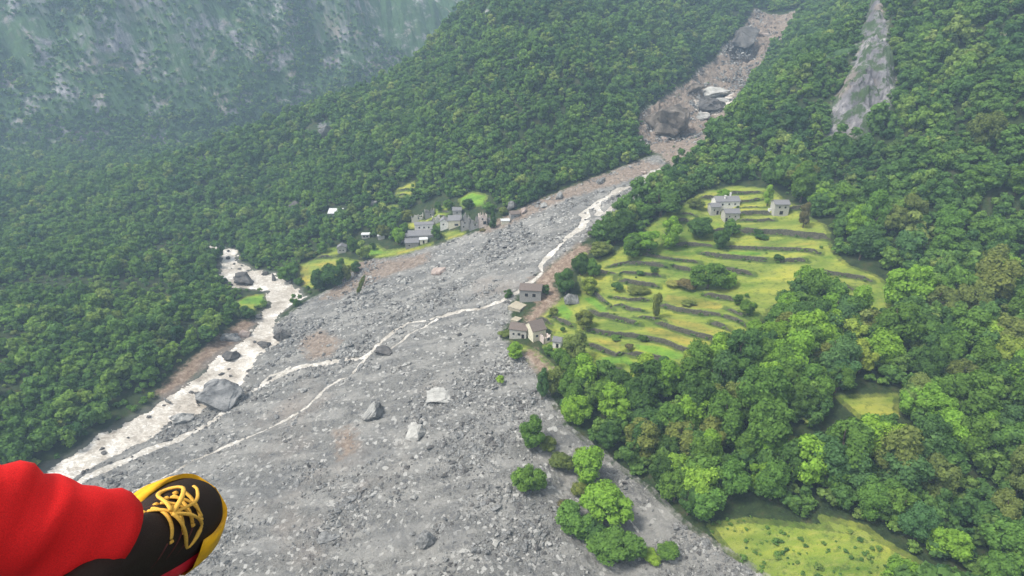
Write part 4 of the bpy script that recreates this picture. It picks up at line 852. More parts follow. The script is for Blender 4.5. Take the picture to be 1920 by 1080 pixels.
for cx_, by, wp, hp, mt, lab, fl, sd_ in BO:
    if not lab: continue
    x, y, z = cast(cx_, by - hp * .25, HG); x, y = float(x[0]), float(y[0]); z = float(bil(HG, x, y)); r_ = float(rng_to(x, y, z)); W = wp * r_ / FPX / 2
    th = math.asin((150 - z) / r_); Hh = hp * r_ / FPX; giant = wp > 80
    giant = wp > 80; me = hull_rock("boulder", sd_, (13 if giant else 15) if wp > 30 else 12, BM[mt], 3 if giant else (2 if wp > 24 else 1), 1.0)
    o = obj("boulder", me); dd = W * .85; vz = max((Hh - dd * math.sin(th)) / math.cos(th), W * .35) * .72
    o.scale = (W, dd, vz); o.location = (x, y, z + vz * .22); o.rotation_euler = (0, R(-8 if giant else 0), 0)
    if cx_ == 699:
        P2 = RKP; me.materials.append(RKP)
        for p in me.polygons:
            if p.normal.x < -.35 and p.normal.y < .1: p.material_index = 1
    tag(o, lab, "boulder")
# scattered countable boulders on the fan, copies of eight shapes
BP = [hull_rock("boulder", 500 + i, 13, RK, 1) for i in range(7)] + [hull_rock("boulder", 510 + i, 12, RKP, 1) for i in range(2)]
RD = [hull_rock("river_rock", 530 + i, 12, RKD, 1) for i in range(3)]
nb = 0; tries = 0
while nb < 200 and tries < 4000:
    tries += 1; qx_ = random.uniform(300, 1250); qy_ = random.uniform(330, 1060); x, y, z = cast(qx_, qy_, HG); x = np.array(x); y = np.array(y)
    if np.maximum(sdist(x, y, FAN, 20), -99)[0] < 2: continue
    a1, a2 = water_sd(x, y)
    if max(a1[0], a2[0]) > -1.0 or min((x[0] - k[0]) ** 2 + (y[0] - k[1]) ** 2 for k in KEEP) < 25: continue
    r_ = float(rng_to(x, y, z)[0]); s = (.5 + .8 * random.random() ** 2.2) * (1.3 if r_ > 260 else 1); pale = random.random() < .3
    o = obj("fan_boulder", BP[7 + random.randrange(2)] if pale else BP[random.randrange(7)]); o.location = (float(x[0]), float(y[0]), float(fan_z(x, y)[0]) + s * .15)
    o.scale = (s * random.uniform(.8, 1.4), s * random.uniform(.8, 1.2), s * random.uniform(.55, .9)); o.rotation_euler = (random.uniform(-.3, .3), random.uniform(-.3, .3), random.uniform(0, 6.28))
    tag(o, "small pale block scattered on the debris fan" if pale else "small grey block scattered on the debris fan", "boulder", "pale blocks scattered on the debris fan" if pale else "grey blocks scattered on the debris fan"); nb += 1

nr_ = 0
while nr_ < 36:
    k_ = random.choice([((430, 470), (480, 560)), ((330, 520), (600, 800)), ((180, 330), (740, 900)), ((1060, 1240), (318, 450))]); px1 = random.uniform(*k_[0]); py1 = random.uniform(*k_[1])
    x, y, z = cast(px1, py1, HG); a1, a2 = water_sd(np.array(x), np.array(y))
    if max(a1[0], a2[0]) < .1: continue
    s = random.uniform(.35, 1.3); o = obj("river_rock", RD[nr_ % 3]); o.location = (float(x[0]), float(y[0]), float(bil(HG, x, y)[0]) - .2); o.scale = (s * 1.3, s, s * .7); o.rotation_euler = (0, 0, random.uniform(0, 6.28))
    tag(o, "small dark rock breaking the surface of the silty water", "rock", "dark rocks standing in the river and stream"); nr_ += 1
# ---------------------------------------------------------------- dry stone terrace walls
WALLM = simple_mat("mossy_stone", (.035, .040, .022), (.13, .12, .095), 1.4, bump=.8, obj_co=False)
WLAB = ["wall under the topmost small yellow field by the bank trees","short wall below the topmost small yellow field","curved wall linking to the narrow middle terrace","long gently sloping wall above the brown patch",
 "wall above the flat little yellow field","short wall along the brown bare patch","slanting wall between bright field and yellow strip","kinked wall below the yellow strip","wall behind the kinked wall near the slender tree",
 "long wall under the wide yellow field","wall at the upper edge of the wide yellow field","outermost short wall near the wood, upper","outermost short wall near the wood, lower","wall below the rich green field by the ruin","tiny wall end by the bare soil",
 "thick wall on the lower side of the bright field","wall beneath the slender grey-green tree","long slanting wall below the widest yellow terrace","stub wall inside the lower yellow terrace","longest wall, curving across the lower meadow",
 "bending wall above the bright lower lawn","wall under the brightest green lawn","lowest short wall by the wood","short dark wall beside the big central tree","long straight wall above the bright strip","little wall joining the bright field corner",
 "wall below the lowest stone house","tall dark retaining wall below the houses","wall in the shade of the bank trees","long wall across the middle terraces","wall above the big central tree","reddish wall by the dark bush","wall beside the top of the big central tree",
 "retaining wall between the two house groups","wall below the retaining wall between the houses","upper wall beside the slate roofed house","topmost wall under the forest edge","wall just above the retaining wall between houses","wall beside the two-storey stone house",
 "long wall on the outlying meadow beyond the wood","lower wall on the outlying meadow","long wall above the tiny bushes","upper wall nearest to the bank trees","wall by the spreading dark tree","short wall above the spreading dark tree","wall behind the left wing of the houses",
 "topmost of the walls in the glade above the village","second wall down in the glade above the village","third wall down in the glade above the village","wall of the small lower glade","lowest wall of the small glade","upper wall in the village garden","middle wall in the village garden","lowest wall in the village garden","wall by the yellow grass near the river trees"]
for wi, (kind, P) in enumerate(WP):
    Hh = {'w': 1.85, 't': 2.85, 'v': 1.35}[kind]; pts = []
    for i in range(len(P) - 1):
        n_ = max(1, int(math.hypot(P[i + 1][0] - P[i][0], P[i + 1][1] - P[i][1]) / .8))
        for j in range(n_): f_ = j / n_; pts.append((P[i][0] + (P[i + 1][0] - P[i][0]) * f_, P[i][1] + (P[i + 1][1] - P[i][1]) * f_))
    pts.append(P[-1]); pa = np.array(pts); zz = bil(HG, pa[:, 0], pa[:, 1]); V, F = [], []; k = 7
    tn = np.gradient(pa, axis=0); tn /= np.linalg.norm(tn, axis=1, keepdims=True) + 1e-9; nn = np.stack([-tn[:, 1], tn[:, 0]], 1)
    endf = np.minimum(np.arange(len(pa)), np.arange(len(pa))[::-1]) / 4.0; endf = np.clip(endf, .25, 1)
    for i in range(len(pa)):
        h = Hh * 1.0 * endf[i] + random.uniform(-.16, .2)
        prof = [(-.45, -.6), (-.40, h * .3), (-.33, h * .65), (-.25, h), (.35, h + .05), (.5, h * .5), (.6, -.6)]
        for a, b in prof:
            jx = random.uniform(-.09, .09); V.append((pa[i, 0] + nn[i, 0] * (a + jx), pa[i, 1] + nn[i, 1] * (a + jx), zz[i] + b + random.uniform(-.08, .08)))
        if i:
            for j in range(k - 1): o_ = i * k + j; F.append((o_ - k, o_, o_ + 1, o_ - k + 1))
    F.append(tuple(range(k))[::-1]); F.append(tuple(range((len(pa) - 1) * k, len(pa) * k)))
    o = obj("terrace_wall", pydata("terrace_wall", V, F, WALLM)); tag(o, "dry stone " + WLAB[wi], "wall", "dry stone terrace walls", "thing")

# ---------------------------------------------------------------- houses
STONE = simple_mat("stone_wall", (.28, .27, .24), (.55, .53, .48), 3, bump=.8, vary=.12)
GREYST = simple_mat("grey_stone_wall", (.16, .155, .145), (.36, .35, .33), 3, bump=.8, vary=.12)
WHITE = simple_mat("pale_plaster", (.56, .54, .49), (.80, .78, .73), 1.2, bump=.2)
CREAM = simple_mat("cream_plaster", (.50, .46, .34), (.70, .66, .52), 1.2, bump=.2)
PINK = simple_mat("stained_plaster", (.40, .32, .28), (.66, .58, .52), 1.2, bump=.2)
SLATE = simple_mat("stone_slate", (.12, .12, .125), (.26, .255, .26), 4, bump=.9, stretch=(1, 2.5, 1), vary=.1)
BROWNR = simple_mat("brown_slate", (.10, .08, .07), (.22, .18, .155), 4, bump=.9, stretch=(1, 2.5, 1))
TIN = simple_mat("tin_sheet", (.42, .43, .43), (.64, .65, .64), 2, .5, bump=.1)
DARK = simple_mat("dark_opening", (.012, .012, .014), (.02, .02, .022), 2)
WOOD = simple_mat("weathered_wood", (.10, .07, .05), (.2, .15, .11), 5, stretch=(1, 1, .2))
def box_vf(V, F, x0, x1, y0, y1, z0, z1):
    o = len(V); V += [(x0, y0, z0), (x1, y0, z0), (x1, y1, z0), (x0, y1, z0), (x0, y0, z1), (x1, y0, z1), (x1, y1, z1), (x0, y1, z1)]
    F += [tuple(o + i for i in f) for f in [(0, 3, 2, 1), (4, 5, 6, 7), (0, 1, 5, 4), (1, 2, 6, 5), (2, 3, 7, 6), (3, 0, 4, 7)]]
def house(name, px, py, wpx, wall_h, dp, rot, wm, rm, label, axis='x', pitch=.55, wins=(), doors=(), chims=(), roof=True, cat="house", group=None, over=.35, broken=False, shed=False):
    x, y, z = cast(px, py, HG); x, y = float(x[0]), float(y[0]); z = float(gh(x, y)[0]); W = wpx * float(rng_to(x, y, z)) / FPX; h = wall_h; D = dp
    root = empty(name, (x, y + D / 2 * .6, z), R(rot)); tag(root, label, cat, group)
    V, F = [], []; w2, d2_ = W / 2, D / 2
    rh = 0 if not roof else (d2_ if axis == 'x' else w2) * pitch * (2 if shed else 1)
    V = [(-w2, -d2_, -2.5), (w2, -d2_, -2.5), (w2, d2_, -2.5), (-w2, d2_, -2.5), (-w2, -d2_, h), (w2, -d2_, h), (w2, d2_, h), (-w2, d2_, h)]
    if shed: V[6] = (w2, d2_, h + rh); V[7] = (-w2, d2_, h + rh); F = [(0, 1, 5, 4), (1, 2, 6, 5), (2, 3, 7, 6), (3, 0, 4, 7)]
    elif axis == 'x' and roof: V += [(-w2, 0, h + rh), (w2, 0, h + rh)]; F = [(0, 1, 5, 4), (2, 3, 7, 6), (1, 2, 6, 9, 5), (3, 0, 4, 8, 7)]
    elif roof: V += [(0, -d2_, h + rh), (0, d2_, h + rh)]; F = [(0, 1, 5, 8, 4), (1, 2, 6, 5), (2, 3, 7, 9, 6), (3, 0, 4, 7)]
    if roof: obj("wall", pydata("wall", V, F, wm), root)
    else:      # roofless: four thick uneven walls, floor open
        V, F = [], []; t = .55; r2 = np.random.default_rng(int(px * 7 + py))
        for (ax, ay, bx, by_) in [(-w2, -d2_, w2, -d2_), (w2, -d2_, w2, d2_), (w2, d2_, -w2, d2_), (-w2, d2_, -w2, -d2_)]:
            n_ = 7; L = math.hypot(bx - ax, by_ - ay); ux, uy = (bx - ax) / L, (by_ - ay) / L; nx, ny = -uy, ux; base = len(V)
            for i in range(n_ + 1):
                f_ = i / n_; hh = h * (r2.uniform(.45, 1.1) if broken else r2.uniform(.85, 1.05)); cx2, cy2 = ax + (bx - ax) * f_, ay + (by_ - ay) * f_
                V += [(cx2, cy2, -2.5), (cx2, cy2, hh), (cx2 + nx * t, cy2 + ny * t, hh), (cx2 + nx * t, cy2 + ny * t, -2.5)]
                if i: o_ = base + 4 * i; F += [(o_ - 4, o_, o_ + 1, o_ - 3), (o_ - 3, o_ + 1, o_ + 2, o_ - 2), (o_ - 2, o_ + 2, o_ + 3, o_ - 1)]
            F += [(base, base + 1, base + 2, base + 3), (base + 4 * n_ + 3, base + 4 * n_ + 2, base + 4 * n_ + 1, base + 4 * n_)]
        obj("wall", pydata("wall", V, F, wm), root)
    rf = None
    if roof:
        V, F = [], []; e = over; t = .28; nseg = 9
        def slab_(p0, p1, p2, p3):     # eave left, eave right, ridge right, ridge left : a course-stepped slab
            p0, p1, p2, p3 = map(np.array, (p0, p1, p2, p3)); o_ = len(V)
            for j in range(nseg + 1):
                f_ = j / nseg; sag = math.sin(math.pi * f_) * -.05
                for q, s_ in ((p0 + (p3 - p0) * f_, 0), (p1 + (p2 - p1) * f_, 1)):
                    jz = random.uniform(-.05, .05); V.append(tuple(q + np.array([0, 0, sag + jz]))); V.append(tuple(q + np.array([0, 0, sag + jz + t])))
                if j: b_ = o_ + 4 * j; F.extend([(b_ - 4, b_ - 2, b_ + 2, b_), (b_ - 3, b_ + 1, b_ + 3, b_ - 1), (b_ - 4, b_, b_ + 1, b_ - 3), (b_ - 2, b_ - 1, b_ + 3, b_ + 2)])
            F.extend([(o_, o_ + 1, o_ + 3, o_ + 2), (b_, b_ + 2, b_ + 3, b_ + 1)])
        if shed: slab_((-w2 - e, -d2_ - e, h - e * pitch), (w2 + e, -d2_ - e, h - e * pitch), (w2 + e, d2_ + e, h + rh + e * pitch), (-w2 - e, d2_ + e, h + rh + e * pitch))
        elif axis == 'x':
            z0 = h - e * pitch + .02; slab_((-w2 - e, -d2_ - e, z0), (w2 + e, -d2_ - e, z0), (w2 + e, 0, h + rh + .02), (-w2 - e, 0, h + rh + .02)); slab_((w2 + e, d2_ + e, z0), (-w2 - e, d2_ + e, z0), (-w2 - e, .01, h + rh + .02), (w2 + e, .01, h + rh + .02))
        else:
            z0 = h - e * pitch + .02; slab_((-w2 - e, d2_ + e, z0), (-w2 - e, -d2_ - e, z0), (0, -d2_ - e, h + rh + .02), (0, d2_ + e, h + rh + .02)); slab_((w2 + e, -d2_ - e, z0), (w2 + e, d2_ + e, z0), (.01, d2_ + e, h + rh + .02), (.01, -d2_ - e, h + rh + .02))
        rf = obj("roof", pydata("roof", V, F, rm), root)
        for cx2, cy2, chh in chims:
            V, F = [], []; zc = h + rh * (1 - abs(cy2)) - .3; box_vf(V, F, cx2 * w2 - .35, cx2 * w2 + .35, cy2 * d2_ - .35, cy2 * d2_ + .35, zc, zc + chh + .6); box_vf(V, F, cx2 * w2 - .5, cx2 * w2 + .5, cy2 * d2_ - .5, cy2 * d2_ + .5, zc + chh + .62, zc + chh + .75)
            obj("chimney", pydata("chimney", V, F, WHITE), rf)
    for nm, lst in (("window", wins), ("door", doors)):
        for u, zc, ww, hh in lst:
            xc = u * w2; f1 = -d2_ - .06
            V, F = [], []; fw = .12
            for (a0, a1, b0, b1) in [(xc - ww / 2 - fw, xc - ww / 2, zc, zc + hh), (xc + ww / 2, xc + ww / 2 + fw, zc, zc + hh), (xc - ww / 2 - fw, xc + ww / 2 + fw, zc + hh, zc + hh + fw), (xc - ww / 2 - fw, xc + ww / 2 + fw, zc - fw, zc)]:
                box_vf(V, F, a0, a1, f1, -d2_ + .02, b0, b1)
            wn = obj(nm, pydata(nm, V, F, STONE if nm == "window" else WOOD), root)
            V, F = [], []; box_vf(V, F, xc - ww / 2, xc + ww / 2, -d2_ - .02, -d2_ + .03, zc, zc + hh); obj("pane" if nm == "window" else "leaf", pydata("pane", V, F, DARK), wn)
    return root
PLAT = simple_mat("beige_concrete", (.26, .23, .17), (.42, .38, .29), 1.5, bump=.3)
W4 = [(-.5, 3.0, .8, 1.0), (.5, 3.0, .8, 1.0)]
house("stone_house", 1361, 392, 42, 4.6, 7, 4, WHITE, SLATE, "slate roofed stone house with two chimneys, highest of the clustered three", wins=[(.1, 2.6, .7, .9), (.6, 2.6, .7, .9), (-.45, 2.4, .8, 1.0)], doors=[(-.8, .6, 1.0, 2.0)], chims=[(-.2, -.5, 1.5), (.35, 0.05, 1.5)])
house("stone_house", 1339, 402, 17, 4.4, 5, 4, STONE, SLATE, "narrow left-hand wing house of the clustered three, with a grey lean roof", wins=[(-.3, 2.2, .7, .9)], doors=[(.45, .3, .9, 1.9)])
house("stone_house", 1370, 415, 26, 4.6, 5.5, 3, STONE, SLATE, "lowest pale stone house of the clustered three, half hidden by a tree", wins=[(-.4, 2.4, .7, .8), (.4, 2.4, .7, .8)], doors=[(-.75, .3, .9, 1.8)])
house("stone_house", 1462, 405, 24, 6.0, 6, -2, STONE, SLATE, "detached two-storey stone house with twin windows above a dark door", wins=[(-.35, 4.0, 1.0, 1.0), (.45, 4.0, 1.0, 1.0)], doors=[(0, .8, 1.6, 1.7)], pitch=.5)
house("white_trough", 1442, 404, 5, .6, 1.2, 0, WHITE, TIN, "tiny white box beside the detached two-storey house", roof=True, pitch=.05, cat="trough", over=.02)
house("ruined_house", 996, 562, 40, 5.5, 8, -8, GREYST, BROWNR, "damaged grey house with two dark openings, nearest the stream", wins=[(-.35, 2.2, 1.6, 1.8), (.35, 2.2, 1.6, 1.8)], pitch=.4)
house("stone_house", 974, 632, 32, 4.2, 6.5, -14, STONE, BROWNR, "brown roofed house standing on the debris edge", wins=[(-.5, 1.5, .9, 1.0), (.15, 1.5, 1.2, 1.2)], doors=[(.6, .3, 1, 1.9)], pitch=.45)
house("stone_house", 1004, 636, 26, 5.0, 8, 24, CREAM, BROWNR, "cream walled house with dark steep roof between two others", axis='x', pitch=.7, wins=[(-.4, 2.0, .9, 1.0), (.4, 2.0, .9, 1.0)])
house("stone_house", 1022, 642, 16, 3.6, 5, 24, PINK, BROWNR, "small stained pinkish annex with a broken roof beside the cream house", wins=[(.2, 1.2, 1.2, 1.4)], broken=True, roof=False)
house("hut", 1046, 651, 15, 3.0, 4, -20, WHITE, SLATE, "little white hut with a grey roof below the meadow wall", doors=[(.2, .3, .9, 1.7)], cat="hut")
house("concrete_platform", 971, 580, 26, .9, 7, -32, PLAT, PLAT, "flat beige platform with a retaining edge on the debris side", roof=True, pitch=.03, cat="platform", over=.1)
house("concrete_platform", 968, 603, 14, .6, 4, -32, PLAT, PLAT, "smaller beige slab below the flat beige platform", roof=True, pitch=.03, cat="platform", over=.1)
# village beside the debris
vg = "houses of the village beside the debris"
house("white_house", 795, 432, 34, 4.2, 6, 6, WHITE, SLATE, "long low white-walled house in the middle of the village", wins=[(-.5, 1.8, .9, 1), (0, 1.8, .9, 1), (.5, 1.8, .9, 1)], group=vg, pitch=.25)
house("stone_house", 789, 449, 46, 3.2, 8, 6, GREYST, SLATE, "broad grey slate roofed house in front of the long white one", wins=[(-.7, 1, .9, 1), (-.2, 1, .9, 1), (.4, 1, .9, 1)], group=vg, pitch=.5)
house("stone_house", 772, 463, 24, 3.2, 7, 8, GREYST, SLATE, "low grey stone house at the meadow corner, lowest in the village", wins=[(-.4, 1, .9, 1)], group=vg, pitch=.45)
house("garden_shed", 794, 456, 14, 2.6, 4, 8, CREAM, TIN, "small yellowish shed beside the lowest village house", group=vg, cat="shed", pitch=.3, doors=[(0, .1, .9, 1.8)])
house("white_house", 833, 429, 15, 5.2, 6, 4, WHITE, SLATE, "narrow white gable house with one small window", axis='y', wins=[(-.2, 2.8, .8, .9)], group=vg, pitch=.6)
house("stone_house", 853, 424, 24, 4.2, 8, 4, CREAM, SLATE, "grey roofed barn with a pale wall band beside the white gable", wins=[(.2, .8, 2.2, 1.2)], group=vg, pitch=.5)
house("ruined_house", 872, 430, 17, 9.0, 6, 2, GREYST, SLATE, "tall roofless stone ruin beside the pale banded barn", roof=False, broken=True, wins=[(0, 4, .9, 1.1), (-.3, 1.5, .9, 1.1)], group=vg)
house("ruined_house", 889, 428, 20, 6.0, 7, 6, GREYST, SLATE, "collapsed grey stone ruin with rubble walls", roof=False, broken=True, wins=[(.1, 2, 1, 1.2)], group=vg)
house("ruined_house", 905, 424, 16, 7.6, 6, 6, PINK, SLATE, "pinkish white ruin standing next to the conifer", roof=False, broken=True, wins=[(-.1, 4.4, .9, 1), (.4, 1.5, 1.8, 2)], group=vg)
house("stone_house", 947, 420, 15, 2.2, 4, 6, CREAM, TIN, "low cream hut beyond the conifer", group=vg, cat="hut", pitch=.2)
house("ruined_house", 782, 413, 22, 3.5, 6, 8, STONE, SLATE, "jagged pale ruin uphill of the long white house", roof=False, broken=True, wins=[(.2, 1.2, .9, 1)], group=vg)
house("ruined_house", 805, 408, 18, 5.0, 6, 8, GREYST, SLATE, "highest grey ruin with one round dark opening", roof=False, broken=True, wins=[(.2, 1.6, 1, 1.1)], group=vg)
house("stone_house", 857, 404, 16, 3.6, 5, 4, STONE, SLATE, "small stone house uphill of the pale banded barn", wins=[(0, 1.6, .8, .9)], group=vg)
house("ruined_house", 922, 418, 13, 3.4, 5, 10, GREYST, SLATE, "low rubble ruin between the pinkish ruin and low cream hut", roof=False, broken=True, group=vg)
house("stone_house", 964, 409, 16, 2.8, 5, 12, GREYST, BROWNR, "brown roofed hut furthest up the debris edge from the village", wins=[(0, 1, .8, .8)], group=vg, cat="hut")
house("stone_house", 758, 452, 13, 3.0, 5, 6, STONE, SLATE, "small pale hut at the river end of the broad slate roof", wins=[(0, 1.2, .8, .8)], group=vg, cat="hut")
house("ruined_house", 817, 418, 14, 4.0, 5, 8, STONE, SLATE, "roofless pale shell between the long white house and white gable", roof=False, broken=True, group=vg)
house("tin_shed", 629, 406, 24, 2.6, 6, 2, GREYST, TIN, "shed with a shining white tin roof alone in the forest", cat="shed", pitch=.28, shed=True)
house("stone_house", 641, 473, 15, 3.4, 5, 8, STONE, SLATE, "little grey gabled house behind the yellow grass", axis='y', wins=[(-.4, 1.2, .8, .9), (.35, 1.2, .8, .9)])
house("shed", 686, 446, 14, 2.4, 4, 4, STONE, TIN, "long open-fronted shed with a pale roof behind the green meadow patch", wins=[(-.4, .6, 1.3, 1.2), (.4, .6, 1.3, 1.2)], cat="shed", pitch=.2)
house("shed", 715, 448, 12, 2.2, 4, 4, STONE, TIN, "tiny white roofed shed between two trees near the village", cat="shed", pitch=.2)

# ---------------------------------------------------------------- person: shin in red trousers and a running shoe, an arm's length below the lens
CM = np.array([[1, 0, 0], [0, SP, CP], [0, CP, -SP]]).T   # columns: right, up, forward in world
CM = np.stack([np.array([1, 0, 0]), np.array([0, SP, CP]), np.array([0, CP, -SP])], 1)
def camp(px, py, dep): return CAM + CM @ np.array([(px - 960) / FPX * dep, (540 - py) / FPX * dep, dep])
Xc = np.array([.08, .09, .99]); Xc /= np.linalg.norm(Xc); Zc = np.array([.70, .66, -.1]); Zc -= Xc * Zc.dot(Xc); Zc /= np.linalg.norm(Zc)
Xw, Zw = CM @ Xc, CM @ Zc; Yw = np.cross(Zw, Xw); TOE = camp(390, 930, .86); SO = TOE - Xw * .148 - Zw * .02
def sw(p): return SO + Xw * p[0] + Yw * (p[1] * .9) + Zw * p[2]
def pm(name, rgb, rough, bmp=0, sc_=60, sheen=0):
    m, t, b = mat(name, rough); g = NB(t); n = g.noise(sc_, 4, .6, g.pos()); g.l(g.ramp(n, [(.3, tuple(v * .75 for v in rgb)), (.7, tuple(min(1, v * 1.2) for v in rgb))]), b.inputs["Base Color"])
    if bmp:
        o = g.n("ShaderNodeBump"); o.inputs["Strength"].default_value = bmp; o.inputs["Distance"].default_value = .002; g.l(n, o.inputs["Height"]); g.l(o.outputs[0], b.inputs["Normal"])
    return m
MBLK = pm("dark_mesh_fabric", (.026, .016, .012), .8, .6, 900); MYEL = pm("yellow_rubber", (.85, .42, .012), .45); MRED = pm("red_foam", (.52, .018, .03), .5); MOUT = pm("black_rubber", (.02, .02, .02), .7)
MLACE = pm("yellow_lace", (.75, .42, .07), .8, .4, 700); MTRO = pm("red_trouser_cloth", (.72, .012, .012), .8, .35, 900); MSK = pm("sock_cloth", (.03, .03, .035), .9)
OX = [-.145, -.138, -.115, -.06, 0, .05, .09, .12, .138, .148]; OW = [.0, .020, .036, .038, .046, .056, .060, .054, .038, 0]
OH = [.070, .082, .090, .092, .080, .064, .054, .048, .040, .030]
N = 44; tt = np.linspace(0, 1, N); sx_ = -.145 + .293 * (.5 - .5 * np.cos(np.pi * tt)); hw = np.interp(sx_, OX, OW); hw = np.convolve(np.pad(hw, 1, mode='edge'), [.25, .5, .25], 'valid'); hw[0] = hw[-1] = .002; hh = np.interp(sx_, OX, OH)
def body_lin(cy): return cy
person = empty("person", tuple(sw((-.09, 0, .05)))); Pinv = Matrix.Translation(-person.location)
def padd(name, V, F, m, parent, smooth=True):
    me = pydata(name, [sw(v) for v in V], F, m, smooth); me.transform(Pinv); o = obj(name, me, parent); return o
V, F = [], []; K = 20
for i in range(N):
    for j in range(K + 1):
        a = math.pi * j / K; c_, s_ = math.cos(a), math.sin(a)
        V.append((sx_[i], hw[i] * math.copysign(abs(c_) ** .8, c_) * (1 - .10 * s_), .004 + hh[i] * max(s_, 0) ** .72))
for i in range(N - 1):
    for j in range(K): o_ = i * (K + 1) + j; F.append((o_, o_ + K + 1, o_ + K + 2, o_ + 1))
shoe = padd("running_shoe", V, F, MBLK, person); shoe["label"] = "black running shoe with yellow toe and laces"
BO_ = [(sx_[i], -hw[i]) for i in range(N)] + [(sx_[i], hw[i]) for i in range(N - 1, -1, -1)]
def outline(off=0.0):
    B = np.array(BO_); T = np.roll(B, -1, 0) - np.roll(B, 1, 0); T /= np.linalg.norm(T, axis=1, keepdims=True) + 1e-9
    return B + np.stack([T[:, 1], -T[:, 0]], 1) * off
def rings(name, rs, m, sel=None, cap=False, lug=False):
    n_ = len(BO_); V, F = [], []; k = len(rs); ring = []
    for q, (off, zf) in enumerate(rs):
        P_ = outline(off); ring.append([(P_[i][0], P_[i][1], (zf(BO_[i][0]) if callable(zf) else zf) - (.004 if lug and q == 0 and (i // 2) % 2 else 0)) for i in range(n_)])
    for i in range(n_): V += [ring[q][i] for q in range(k)]
    for i in range(n_):
        j_ = (i + 1) % n_
        if sel and not (sel(BO_[i]) and sel(BO_[j_])): continue
        for q in range(k - 1): F.append((k * i + q, k * j_ + q, k * j_ + q + 1, k * i + q + 1))
    if cap: F.append(tuple(k * i for i in range(n_))[::-1]); F.append(tuple(k * i + k - 1 for i in range(n_)))
    return padd(name, V, F, m, shoe)
rings("outsole", [(.002, -.026), (.005, -.018)], MOUT, cap=True, lug=True)
rings("midsole", [(.004, -.018), (.009, -.008), (.001, .008)], MRED, cap=True)
u_ = lambda x: min(1, max(0, (x + .02) / .06))
rings("toe_cap", [(.004, -.020), (.013, -.010), (.013, .006), (.004, lambda x: .012 + .014 * u_(x)), (-.006, lambda x: .014 + .029 * u_(x)), (-.012, .012)], MYEL, sel=lambda p: p[0] > (.05 if p[1] < 0 else -.02))
def wire(name, pts, r_, m, parent, k=6):
    V, F = [], []; pts = [np.array(p, float) for p in pts]; n_ = len(pts)
    for i, p in enumerate(pts):
        d = pts[min(i + 1, n_ - 1)] - pts[max(i - 1, 0)]; d /= np.linalg.norm(d) + 1e-9; a = np.cross(d, [.2, .3, .93]); a /= np.linalg.norm(a) + 1e-9; b = np.cross(d, a)
        for j in range(k): V.append(p + (a * math.cos(2 * math.pi * j / k) + b * math.sin(2 * math.pi * j / k) * .6) * r_)
        if i:
            for j in range(k): o_ = (i - 1) * k; F.append((o_ + j, o_ + (j + 1) % k, o_ + k + (j + 1) % k, o_ + k + j))
    F.append(tuple(range(k))[::-1]); F.append(tuple(range((n_ - 1) * k, n_ * k))); return padd(name, V, F, m, parent)
def ztop(x, y): h = float(np.interp(x, sx_, hh)); w_ = float(np.interp(x, sx_, hw)); return .004 + h * max(1 - (y / (w_ * .9)) ** 2, .05) ** .36
def arc(ps, n_=14, lift=.004):
    out = []; ps = np.array([tuple(p) + (0,) * (3 - len(p)) for p in ps], float)
    for i in range(n_ + 1):
        u = i / n_ * (len(ps) - 1); k = min(int(u), len(ps) - 2); f_ = u - k; p0 = ps[max(k - 1, 0)]; p1 = ps[k]; p2 = ps[k + 1]; p3 = ps[min(k + 2, len(ps) - 1)]
        q = .5 * (2 * p1 + (p2 - p0) * f_ + (2 * p0 - 5 * p1 + 4 * p2 - p3) * f_ ** 2 + (3 * p1 - p0 - 3 * p2 + p3) * f_ ** 3); out.append((q[0], q[1], ztop(q[0], q[1]) + lift + (q[2] if len(q) > 2 else 0)))
    return out
for xa in (-.015, .010, .034, .056): wire("lace", arc([(xa, -.024), (xa + .006, 0), (xa + .012, .024)]), .0030, MLACE, shoe)
for xa in (-.012, .014, .038): wire("lace", arc([(xa, .024), (xa + .012, 0, .003), (xa + .022, -.024)]), .0028, MLACE, shoe)
wire("lace", arc([(-.005, 0, .004), (.030, .012, .012), (.062, .026, .008), (.050, .040, .004), (.015, .030, .010), (-.005, .004, .006)], 26), .0032, MLACE, shoe)
wire("lace", arc([(-.005, 0, .004), (.025, -.020, .012), (.048, -.034, .006), (.030, -.044, .004), (0, -.024, .010), (-.008, 0, .006)], 26), .0032, MLACE, shoe)
wire("lace", arc([(-.004, 0, .004), (.045, -.004, .010), (.082, .010, .004), (.090, .020, .002)], 16), .0026, MLACE, shoe)
MOV = pm("maroon_overlay", (.10, .025, .022), .6, .4, 300)
for sg in (-1, 1):
    for xa in (-.03, .0, .03): wire("overlay", arc([(xa - .02, sg * .040), (xa - .005, sg * .033), (xa + .008, sg * .024)], 8, .001), .0032, MOV, shoe)
    for xa in (-.015, .010, .034, .056): wire("eyelet", arc([(xa - .002, sg * .026), (xa + .003, sg * .026)], 3, .003), .0036, MLACE, shoe)
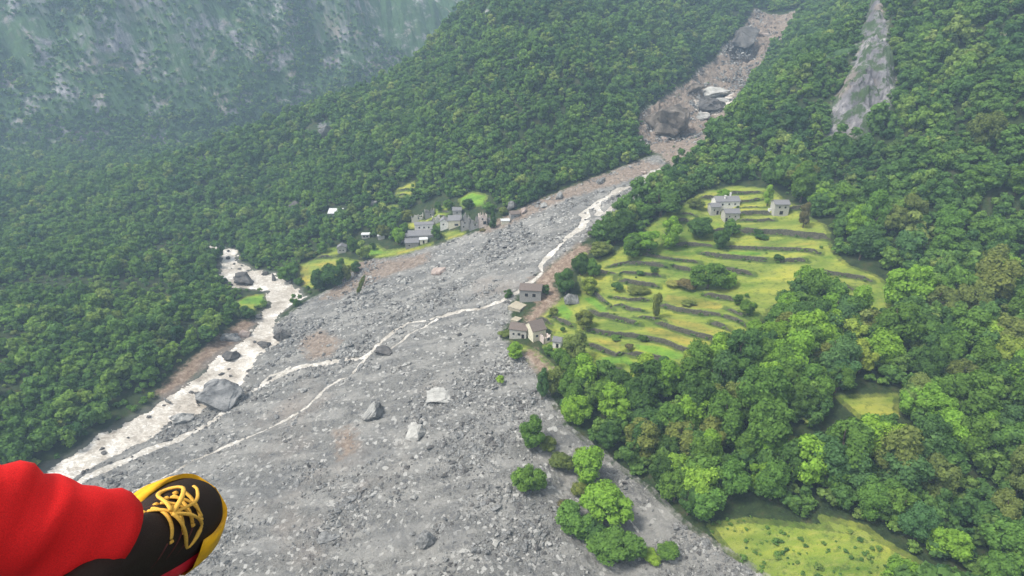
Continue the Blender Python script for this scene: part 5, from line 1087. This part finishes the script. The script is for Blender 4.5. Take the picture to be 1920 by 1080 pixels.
# leg: one body mesh from ankle to knee inside the trouser
ank = np.array([-.073, .016, .080]); inv = np.stack([Xw, Yw, Zw]); kn = inv @ (camp(-420, 915, .46) - SO)
def limb(name, pts, rad, m, fold=0, parent=person):
    V, F = [], []; k = 24; n_ = len(pts)
    for i in range(n_):
        d = pts[min(i + 1, n_ - 1)] - pts[max(i - 1, 0)]; d = d / np.linalg.norm(d); a = np.cross(d, [.1, 1, .2]); a /= np.linalg.norm(a); b = np.cross(d, a)
        for j in range(k):
            t = 2 * math.pi * j / k; r_ = rad[i] * (1 + fold * (math.sin(3 * t + i * .9) * .5 + math.sin(i * 1.7 + t) * .5)); V.append(pts[i] + (a * math.cos(t) + b * math.sin(t)) * r_)
        if i:
            for j in range(k): o_ = (i - 1) * k; F.append((o_ + j, o_ + (j + 1) % k, o_ + k + (j + 1) % k, o_ + k + j))
    F.append(tuple(range((n_ - 1) * k, n_ * k))); F.append(tuple(range(k))[::-1]); return padd(name, V, F, m, parent)
seq = [ank + (kn - ank) * f_ for f_ in np.linspace(0, 1, 12)]
limb("body", [np.array([-.09, 0, .02])] + seq, [.028, .028] + [.028 + .014 * f_ for f_ in np.linspace(0, 1, 11)], MSK)
n2 = 20; seq2 = [ank + (kn - ank) * f_ + np.array([.012, 0, .0]) for f_ in np.linspace(.0, 1, n2)]
limb("trousers", seq2, [.040 + .005 * math.sin(f_ * 22) ** 2 + .022 * f_ for f_ in np.linspace(0, 1, n2)], MTRO, .09)
tag(person, "person's foot in a black and yellow running shoe with red trouser leg above the debris", "person")

# ---------------------------------------------------------------- haze
hv = [(-1950, -1200, -80), (1950, -1200, -80), (1950, 1980, -80), (-1950, 1980, -80)]
zlo = float(V_MIN) - 1.0 if 'V_MIN' in globals() else float(hz.min()) - 3.0; zhi = float(max(hz.max(), 150)) + 14.0
V, F = [], []; box_vf(V, F, -1950, 1950, -1200, 1980, zlo, zhi)
hm = bpy.data.materials.new("haze"); hm.use_nodes = True; t = hm.node_tree; t.nodes.clear(); o_ = t.nodes.new("ShaderNodeOutputMaterial"); pv = t.nodes.new("ShaderNodeVolumePrincipled")
pv.inputs["Color"].default_value = (.54, .76, 1.0, 1); pv.inputs["Density"].default_value = .0004; pv.inputs["Anisotropy"].default_value = .1
t.links.new(pv.outputs[0], o_.inputs["Volume"])
hzo = obj("haze", pydata("haze", V, F, hm)); tag(hzo, "thin bluish mountain haze filling the valley air", "haze", None, "stuff")
